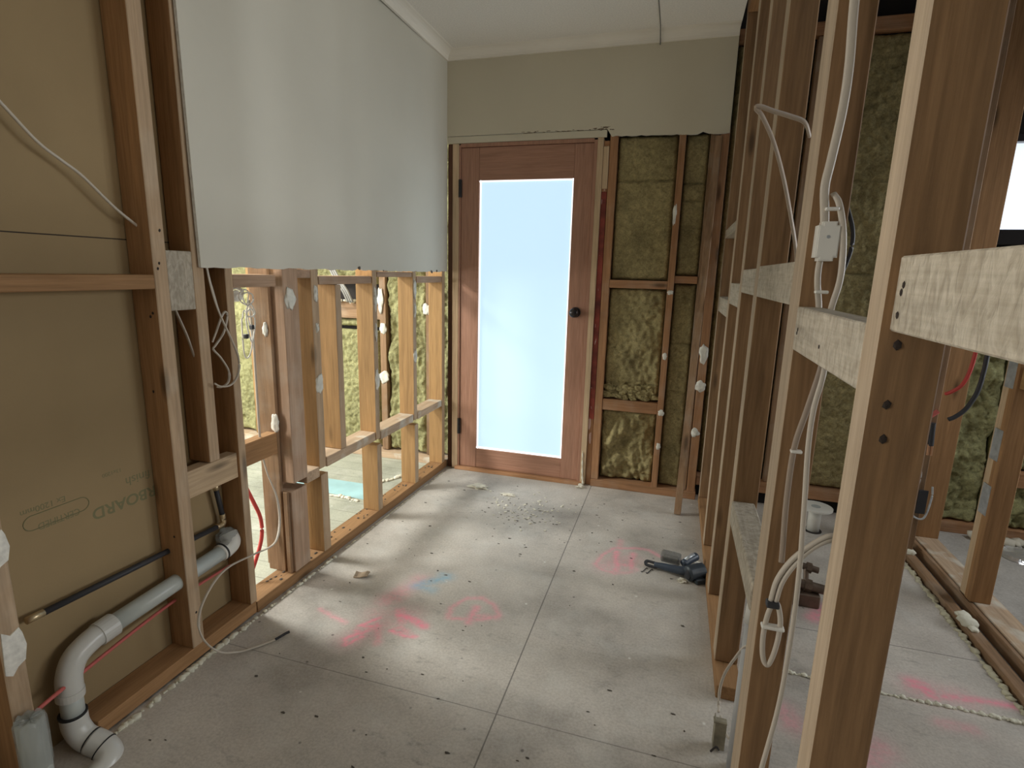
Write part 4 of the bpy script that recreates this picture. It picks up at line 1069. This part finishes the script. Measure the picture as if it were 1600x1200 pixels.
bm = bmesh.new(); sweep(bm, [(0.192, 1.362, 0.004), (0.202, 1.352, 0.03), (0.210, 1.356, 0.02)], 0.003); finish('screw', bm, M_dark, t)

# ------------------------------------------------------------------ MIDDLE ROOM
timber('bottom_plate', 'pale exterior plate behind the right wall, raised over a dark gap', 0.20, 1.21, 3.20, 3.298, 0.075, 0.128, 'red')
timber('stud', 'dim exterior stud behind the right wall bays', 0.565, 0.610, 3.24, 3.298, 0.13, 2.44, 'old', 'exterior studs behind the right wall')
timber('top_rail', 'dim exterior rail under the dark opening at the top', 0.20, 1.36, 3.24, 3.298, 2.445, 2.505, 'red', cat='timber')
G_M = 'insulation batts behind the right wall'
batt('dim olive batt behind the far right studs', 0.205, 0.563, 0.13, 2.44, 3.268, M_ins, 21, 0.012, 0.014, splits=(1.9, 1.2, 0.6), group=G_M)
batt('dim olive batt behind the doubled right stud', 0.612, 1.20, 0.13, 2.44, 3.268, M_ins, 22, 0.012, 0.014, splits=(1.77, 1.31, 0.93), group=G_M)
t = thing('toilet_flange', 'white floor waste pipe with round flange, behind the doubled right stud', 'pipe', (0.775, 2.95, 0.0))
bm = bmesh.new(); cyl(bm, (0.775, 2.95, 0.0), (0.775, 2.95, 0.125), 0.030); finish('pipe', bm, M_white, t, smooth=True)
bm = bmesh.new(); cyl(bm, (0.775, 2.95, 0.125), (0.775, 2.95, 0.134), 0.078, 36); finish('flange', bm, M_white, t)
bm = bmesh.new(); cyl(bm, (0.775, 2.95, 0.1342), (0.775, 2.95, 0.1352), 0.022, 20); finish('mark', bm, plain('grey_print', (0.40, 0.42, 0.40), 0.6), t)
bm = bmesh.new(); cyl(bm, (0.775, 2.95, 0.0), (0.775, 2.95, 0.004), 0.042, 24); finish('floor_hole_rim', bm, M_blackcav, t)
# tap/valve body on the floor
t = thing('valve', 'dark bronze plumbing valve standing between the right studs', 'valve', (0.60, 2.3, 0.0))
mv = plain('dull_bronze', (0.16, 0.115, 0.085), 0.45, metal=0.5, scale=20, amp=0.3)
bm = bmesh.new(); box(bm, 0.535, 0.640, 2.19, 2.26, 0.0, 0.055, 0.004); finish('body', bm, mv, t)
bm = bmesh.new(); cyl(bm, (0.54, 2.23, 0.082), (0.655, 2.22, 0.072), 0.019, 20); cyl(bm, (0.585, 2.225, 0.078), (0.61, 2.222, 0.076), 0.026, 6); finish('barrel', bm, M_brass if False else mv, t)
bm = bmesh.new(); cyl(bm, (0.565, 2.30, 0.125), (0.645, 2.29, 0.115), 0.013, 16); cyl(bm, (0.60, 2.295, 0.12), (0.62, 2.293, 0.118), 0.021, 6); cyl(bm, (0.60, 2.26, 0.05), (0.60, 2.295, 0.12), 0.010, 12); finish('spindle', bm, mv, t)
foam('white foam line across the middle room floor between the right studs', [(0.34, 1.79, 0), (0.453, 1.770, 0), (0.709, 1.761, 0), (0.9, 1.763, 0), (1.10, 1.760, 0)], 0.0055, 14)
# foam-lined edge and second wall
foam('yellowish foam edge along the gap beside the second wall', [(1.112, 0.9, -0.004), (1.112, 1.8, -0.004), (1.112, 2.3, -0.004), (1.112, 2.86, -0.004)], 0.0085, 15, gap=0.1, mat=plain('yellowed_foam', (0.60, 0.56, 0.40), 0.85, bump=0.4))
timber('floor_batten', 'dark broken batten lying in the gap beside the second wall', 1.130, 1.172, 1.0, 2.90, -0.012, 0.022, 'old', cat='timber')
foam('white foam lump stuck on the broken batten near the second wall stud', [(1.15, 2.20, 0.020), (1.15, 2.28, 0.022)], 0.018, 16)
foam('white foam lump at the far end of the gap beside the second wall', [(1.145, 2.80, 0.02), (1.15, 2.84, 0.02)], 0.017, 17)
timber('bottom_plate', 'wide dusty bottom plate of the second wall at the right', 1.225, 1.325, 0.8, 3.20, -0.012, 0.045, 'plaster_dusted')
timber('lining_strip', 'thin brown skirting strip along the second wall plate', 1.205, 1.222, 0.8, 2.95, -0.012, 0.040, 'old', cat='timber')
G2 = 'studs of the second wall'
s = timber('stud', 'stud of the second wall with a black hose in front, left of the small window', 1.225, 1.325, 2.955, 2.995, 0.045, 2.60, 'brown', G2)
t = thing('stud', 'stud of the second wall with pale edge and galvanised nail plates', 'stud', (1.24, 2.41, 0.045), G2)
timber('front_member', None, 1.205, 1.275, 2.370, 2.412, 0.045, 2.60, 'brown', parent=t)
timber('rear_member', None, 1.209, 1.275, 2.4135, 2.458, 0.045, 2.60, 'pale', parent=t)
for z0, z1 in ((0.62, 0.74), (0.90, 1.02), (0.40, 0.52)):
    bm = bmesh.new(); box(bm, 1.2035, 1.2050, 2.385, 2.440, z0, z1, 0.0003); finish('nail_plate', bm, M_steel, t)
timber('noggin', 'yellowish noggin between second wall studs under the big rough noggin', 1.215, 1.28, 1.20, 2.3695, 0.905, 0.985, 'orange')
cable('hose', 'black hose bending out of the second wall behind the big noggin', [(1.262, 2.953, 1.25), (1.262, 2.80, 1.18), (1.262, 2.70, 1.08), (1.254, 2.70, 0.99), (1.253, 2.70, 0.92), (1.245, 2.70, 0.83), (1.218, 2.70, 0.755), (1.185, 2.70, 0.715), (1.162, 2.70, 0.70)], 0.009, mat=M_black, cat='hose')
cable('water_pipe', 'bright red water pipe bending above the black hose', [(1.235, 2.953, 1.28), (1.228, 2.80, 1.20), (1.222, 2.72, 1.08), (1.220, 2.72, 0.99), (1.213, 2.72, 0.91), (1.195, 2.72, 0.85), (1.172, 2.74, 0.815), (1.160, 2.76, 0.80)], 0.0075, mat=M_red, cat='pipe')
timber('stud', 'dark stud carrying a black pipe and metal frame, half hidden behind the nearest right stud', 1.075, 1.165, 2.800, 2.845, -0.012, 2.60, 'old', G2)
t = thing('water_pipe', 'black pipe with copper end hanging between the right stud and second wall', 'pipe', (1.12, 2.785, 0.5))
bm = bmesh.new(); cyl(bm, (1.145, 2.787, 0.66), (1.152, 2.787, 0.555), 0.011); finish('lagging', bm, M_black, t)
for dx in (-0.006, 0.008):
    bm = bmesh.new(); cyl(bm, (1.150 + dx, 2.787, 0.560), (1.152 + dx, 2.787, 0.510), 0.005); finish('pipe_end', bm, M_copper, t)
bm = bmesh.new(); cyl(bm, (1.10, 2.787, 0.66), (1.155, 2.787, 0.715), 0.010); finish('lagging', bm, M_redp, t)
t = thing('mounting_frame', 'narrow grey metal mounting frame beside the second wall stud', 'bracket', (1.13, 2.795, 0.2))
bm = bmesh.new(); sweep(bm, [(1.130, 2.793, 0.46), (1.138, 2.793, 0.40), (1.130, 2.793, 0.30), (1.134, 2.793, 0.215), (1.180, 2.793, 0.205), (1.196, 2.793, 0.30), (1.192, 2.793, 0.36)], 0.0045, seg=8); finish('frame', bm, M_steel, t)
bm = bmesh.new(); box(bm, 1.142, 1.180, 2.790, 2.794, 0.225, 0.34, 0.001); finish('backplate', bm, M_black, t)

# ------------------------------------------------------------------ RIGHT ROOM
timber('stud', 'brown exterior stud under the small window at the right', 1.335, 1.375, 3.21, 3.298, 0.045, 2.60, 'red', 'exterior studs of the right room')
timber('bottom_plate', 'exterior bottom plate of the right room', 1.335, 4.2, 3.205, 3.298, -0.012, 0.042, 'red')
timber('noggin', 'reddish noggin above the rubble in the right room', 1.60, 2.4, 3.21, 3.27, 0.27, 0.345, 'red')
G_3 = 'insulation batts in the right room'
batt('bright mottled batt seen between the second wall studs', 1.38, 1.60, 0.045, 1.45, 3.25, M_insL, 31, 0.03, 0.02, group=G_3)
batt('mottled batt at the right picture edge above the reddish noggin', 1.605, 2.3, 0.35, 1.45, 3.25, M_insL, 32, 0.03, 0.02, group=G_3)
batt('crumpled pale batt low at the right picture edge', 1.605, 2.3, 0.045, 0.265, 3.24, M_insL, 33, 0.06, 0.025, group=G_3)
foam('heap of white plaster rubble along the exterior plate of the right room', [(1.58, 3.16, 0.0), (1.75, 3.13, 0.0), (2.1, 3.12, 0.0)], 0.030, 18, kind='stuff', step=0.02, name='rubble', mat=M_crumb)
bm = bmesh.new(); bmesh.ops.create_cone(bm, cap_ends=True, segments=40, radius1=0.10, radius2=0.085, depth=0.014)
bmesh.ops.subdivide_edges(bm, edges=bm.edges, cuts=3, use_grid_fill=True)
bmesh.ops.triangulate(bm, faces=bm.faces)
for v in bm.verts:
    v.co.z += 0.006 * noise.noise(v.co * 40); v.co += Vector((1.705, 3.01, -0.004))
tag(finish('drain_cover', bm, M_foil), 'round foil-wrapped drain cover on the right room floor', 'cover')

# ------------------------------------------------------------------ POWER TOOL
t = thing('power_tool', 'black cordless power tool with clear dust box lying at the right wall plate', 'power tool', (0.12, 2.32, 0.0))
bm = bmesh.new()
sweep(bm, [(0.005, 2.290, 0.020), (0.035, 2.283, 0.022), (0.075, 2.270, 0.026), (0.12, 2.262, 0.028), (0.15, 2.270, 0.030)], 0.020, rb=0.019, up=(0, 0, 1), seg=16, radfn=lambda u: 0.62 + 0.5 * u)
finish('body', bm, M_toolb, t, smooth=True)
bm = bmesh.new()
vo = []; vi = []
for i in range(32):
    a = 2 * math.pi * i / 32
    cx = 0.018 if math.cos(a) > 0 else -0.018
    vo.append((cx + 0.015 * math.cos(a), 0.015 * math.sin(a))); vi.append((cx * 0.75 + 0.006 * math.cos(a), 0.006 * math.sin(a)))
M4 = Matrix.Translation((-0.008, 2.293, 0.018)) @ Matrix.Rotation(-0.25, 4, 'Z') @ Matrix.Rotation(0.5, 4, 'X')
A = [[bm.verts.new(M4 @ Vector((p[0], p[1], z))) for p in L_] for L_ in (vo, vi) for z in (-0.004, 0.004)]
for i in range(32):
    j = (i + 1) % 32
    bm.faces.new((A[0][i], A[0][j], A[1][j], A[1][i])); bm.faces.new((A[2][i], A[2][j], A[3][j], A[3][i]))
    bm.faces.new((A[1][i], A[1][j], A[3][j], A[3][i])); bm.faces.new((A[0][i], A[0][j], A[2][j], A[2][i]))
finish('hanging_loop', bm, M_black, t)
bm = bmesh.new(); vs = box(bm, -0.042, 0.042, -0.022, 0.022, -0.022, 0.022, 0.006)
bmesh.ops.transform(bm, matrix=Matrix.Translation((0.072, 2.322, 0.050)) @ Matrix.Rotation(-0.2, 4, 'Z') @ Matrix.Rotation(0.25, 4, 'X'), verts=bm.verts)
finish('dust_box', bm, M_clearbox, t)
bm = bmesh.new(); vs = box(bm, -0.034, 0.034, -0.014, 0.014, -0.016, 0.010, 0.004)
bmesh.ops.transform(bm, matrix=Matrix.Translation((0.072, 2.322, 0.046)) @ Matrix.Rotation(-0.2, 4, 'Z') @ Matrix.Rotation(0.25, 4, 'X'), verts=bm.verts)
finish('collected_dust', bm, plain('grey_dust', (0.22, 0.20, 0.17), 0.9, scale=60, amp=0.3), t)
bm = bmesh.new(); sweep(bm, [(0.125, 2.290, 0.045), (0.150, 2.318, 0.055), (0.178, 2.350, 0.060)], 0.018, seg=16)
finish('handle', bm, M_toolb, t, smooth=True)
bm = bmesh.new(); cyl(bm, (0.132, 2.298, 0.060), (0.166, 2.338, 0.072), 0.010, 12); finish('metal_band', bm, M_steel, t, smooth=True)
bm = bmesh.new(); sweep(bm, [(0.205, 2.276, 0.038), (0.175, 2.258, 0.036), (0.150, 2.240, 0.034), (0.140, 2.232, 0.033)], 0.033, seg=28, radfn=lambda u: 1.0 if u < 0.8 else 1.0 - (u - 0.8) * 1.3)
finish('motor_housing', bm, M_tool, t, smooth=True)
bm = bmesh.new()
for k in range(3):
    r_ = 0.022 - 0.006 * k; cyl(bm, (0.1405 - k * 0.0002, 2.2325, 0.033), (0.1385 - k * 0.0004, 2.2312, 0.033), r_, 24)
finish('end_cap', bm, M_black, t)
bm = bmesh.new(); vs = box(bm, -0.022, 0.022, -0.020, 0.020, -0.012, 0.012, 0.004)
bmesh.ops.transform(bm, matrix=Matrix.Translation((0.190, 2.235, 0.014)) @ Matrix.Rotation(0.5, 4, 'Z'), verts=bm.verts)
finish('battery', bm, M_tool, t)
bm = bmesh.new(); blob(bm, (0.122, 2.218, 0.008), 0.018, 0.012, 0.010, seed=4, amp=1.0, sub=3, fr=4)
tag(finish('paper_scrap', bm, M_crumb), 'crumpled white scrap in front of the power tool', 'scrap')
for i in range(3):
    bm = bmesh.new(); rr = random.Random(i + 70)
    sweep(bm, [(0.165 + 0.012 * i, 2.385 + 0.01 * i, 0.006), (0.180 + 0.012 * i, 2.370, 0.020), (0.200, 2.350 - 0.012 * i, 0.008 + 0.01 * i)], 0.003, seg=8)
    tag(finish('twist_tie', bm, M_white, smooth=True), ('pale wire offcut nearest the handle of the power tool', 'pale wire offcut in the middle behind the power tool', 'pale wire offcut nearest the wall plate')[i], 'wire')
for i, (x, y) in enumerate(((-0.038, 2.262), (-0.016, 2.258))):
    bm = bmesh.new()
    sweep(bm, [(x - 0.012, y - 0.016, 0.002), (x - 0.006, y - 0.020, 0.0025), (x + 0.010, y + 0.016, 0.003), (x + 0.016, y + 0.012, 0.002)], 0.0018, seg=8, k=5)
    tag(finish('staple', bm, M_dark, smooth=True), ('dark bent staple furthest from the power tool', 'dark bent staple closest to the power tool')[i], 'staple')

# ------------------------------------------------------------------ LOOSE BITS ON THE FLOOR
def chunk(label, c, sx, sy, sz, seed, mat=M_crumb, name='plaster_chunk', cat='debris'):
    bm = bmesh.new(); blob(bm, (c[0], c[1], sz * 0.75), sx, sy, sz, seed=seed, amp=1.0, sub=3, fr=3.5)
    return tag(finish(name, bm, mat), label, cat)
chunk('largest white plaster chunk on the floor in front of the door', (-1.035, 2.889), 0.052, 0.030, 0.010, 1)
chunk('smaller elongated plaster chunk right of the largest one, before the door', (-0.842, 2.84), 0.036, 0.014, 0.007, 2)
chunk('round plaster lump at the foot of the right door liner', (-0.463, 3.098), 0.022, 0.018, 0.012, 3)
bm = bmesh.new(); sweep(bm, [(-0.455, 3.135, 0.012), (-0.462, 3.142, 0.06), (-0.466, 3.144, 0.14), (-0.468, 3.145, 0.22)], 0.006, seg=8, radfn=lambda u: 1 - 0.6 * u + 0.3 * math.sin(u * 30))
tag(finish('foam_string', bm, M_foam), 'drip of pale foam running down the right door liner', 'foam')
bm = bmesh.new()
vs = box(bm, -0.030, 0.030, -0.018, 0.018, -0.002, 0.002)
bmesh.ops.subdivide_edges(bm, edges=bm.edges, cuts=4, use_grid_fill=True)
for v in bm.verts: v.co.z += 0.012 * noise.noise(v.co * 30) + 0.2 * max(0, v.co.x) ; v.co = Matrix.Rotation(0.2, 3, 'Z') @ v.co + Vector((-1.172, 1.815, 0.008))
tag(finish('cardboard_scrap', bm, plain('brown_card', (0.34, 0.26, 0.18), 0.9, scale=30, amp=0.2)), 'curled brown cardboard scrap on the floor near the cut post', 'scrap')
bm = bmesh.new(); rr = random.Random(77)
for i in range(90):
    a = rr.gauss(-0.70, 0.11); b = rr.gauss(2.70, 0.10); s_ = rr.uniform(0.002, 0.007)
    if -1.2 < a < -0.3 and b < 3.0: blob(bm, (a, b, s_ * 0.4), s_ * 1.3, s_, s_ * 0.6, seed=i, amp=0.9, sub=1)
tag(finish('plaster_crumbs', bm, M_crumb), 'scatter of plaster crumbs on the floor in front of the door', 'crumbs', kind='stuff')
bm = bmesh.new()
for i in range(170):
    a = rr.uniform(-1.3, 0.18); b = rr.uniform(0.75, 3.0); s_ = rr.uniform(0.0015, 0.004)
    if rr.random() < 0.35: a = rr.gauss(-0.70, 0.11); b = rr.gauss(2.62, 0.12)
    if a < -1.33 or a > 0.2 or b > 3.05: continue
    blob(bm, (a, b, s_ * 0.3), s_ * rr.uniform(1, 2.8), s_, s_ * 0.5, seed=i, amp=0.9, sub=1)
tag(finish('grit', bm, M_grit), 'fine dark grit scattered over the main floor', 'grit', kind='stuff')
bm = bmesh.new()
for i in range(60):
    y = rr.uniform(1.50, 3.1); x = lx(y) - rr.uniform(0.015, 0.085); s_ = rr.uniform(0.002, 0.006)
    blob(bm, (x, y, 0.046 + s_ * 0.2), s_, s_ * 1.6, s_ * 0.5, seed=i, amp=0.9, sub=1)
tag(finish('grit', bm, M_grit), 'dark grit lying on the far left bottom plate', 'grit', kind='stuff')

for o in bpy.data.objects:
    if '_org' in o: del o['_org']
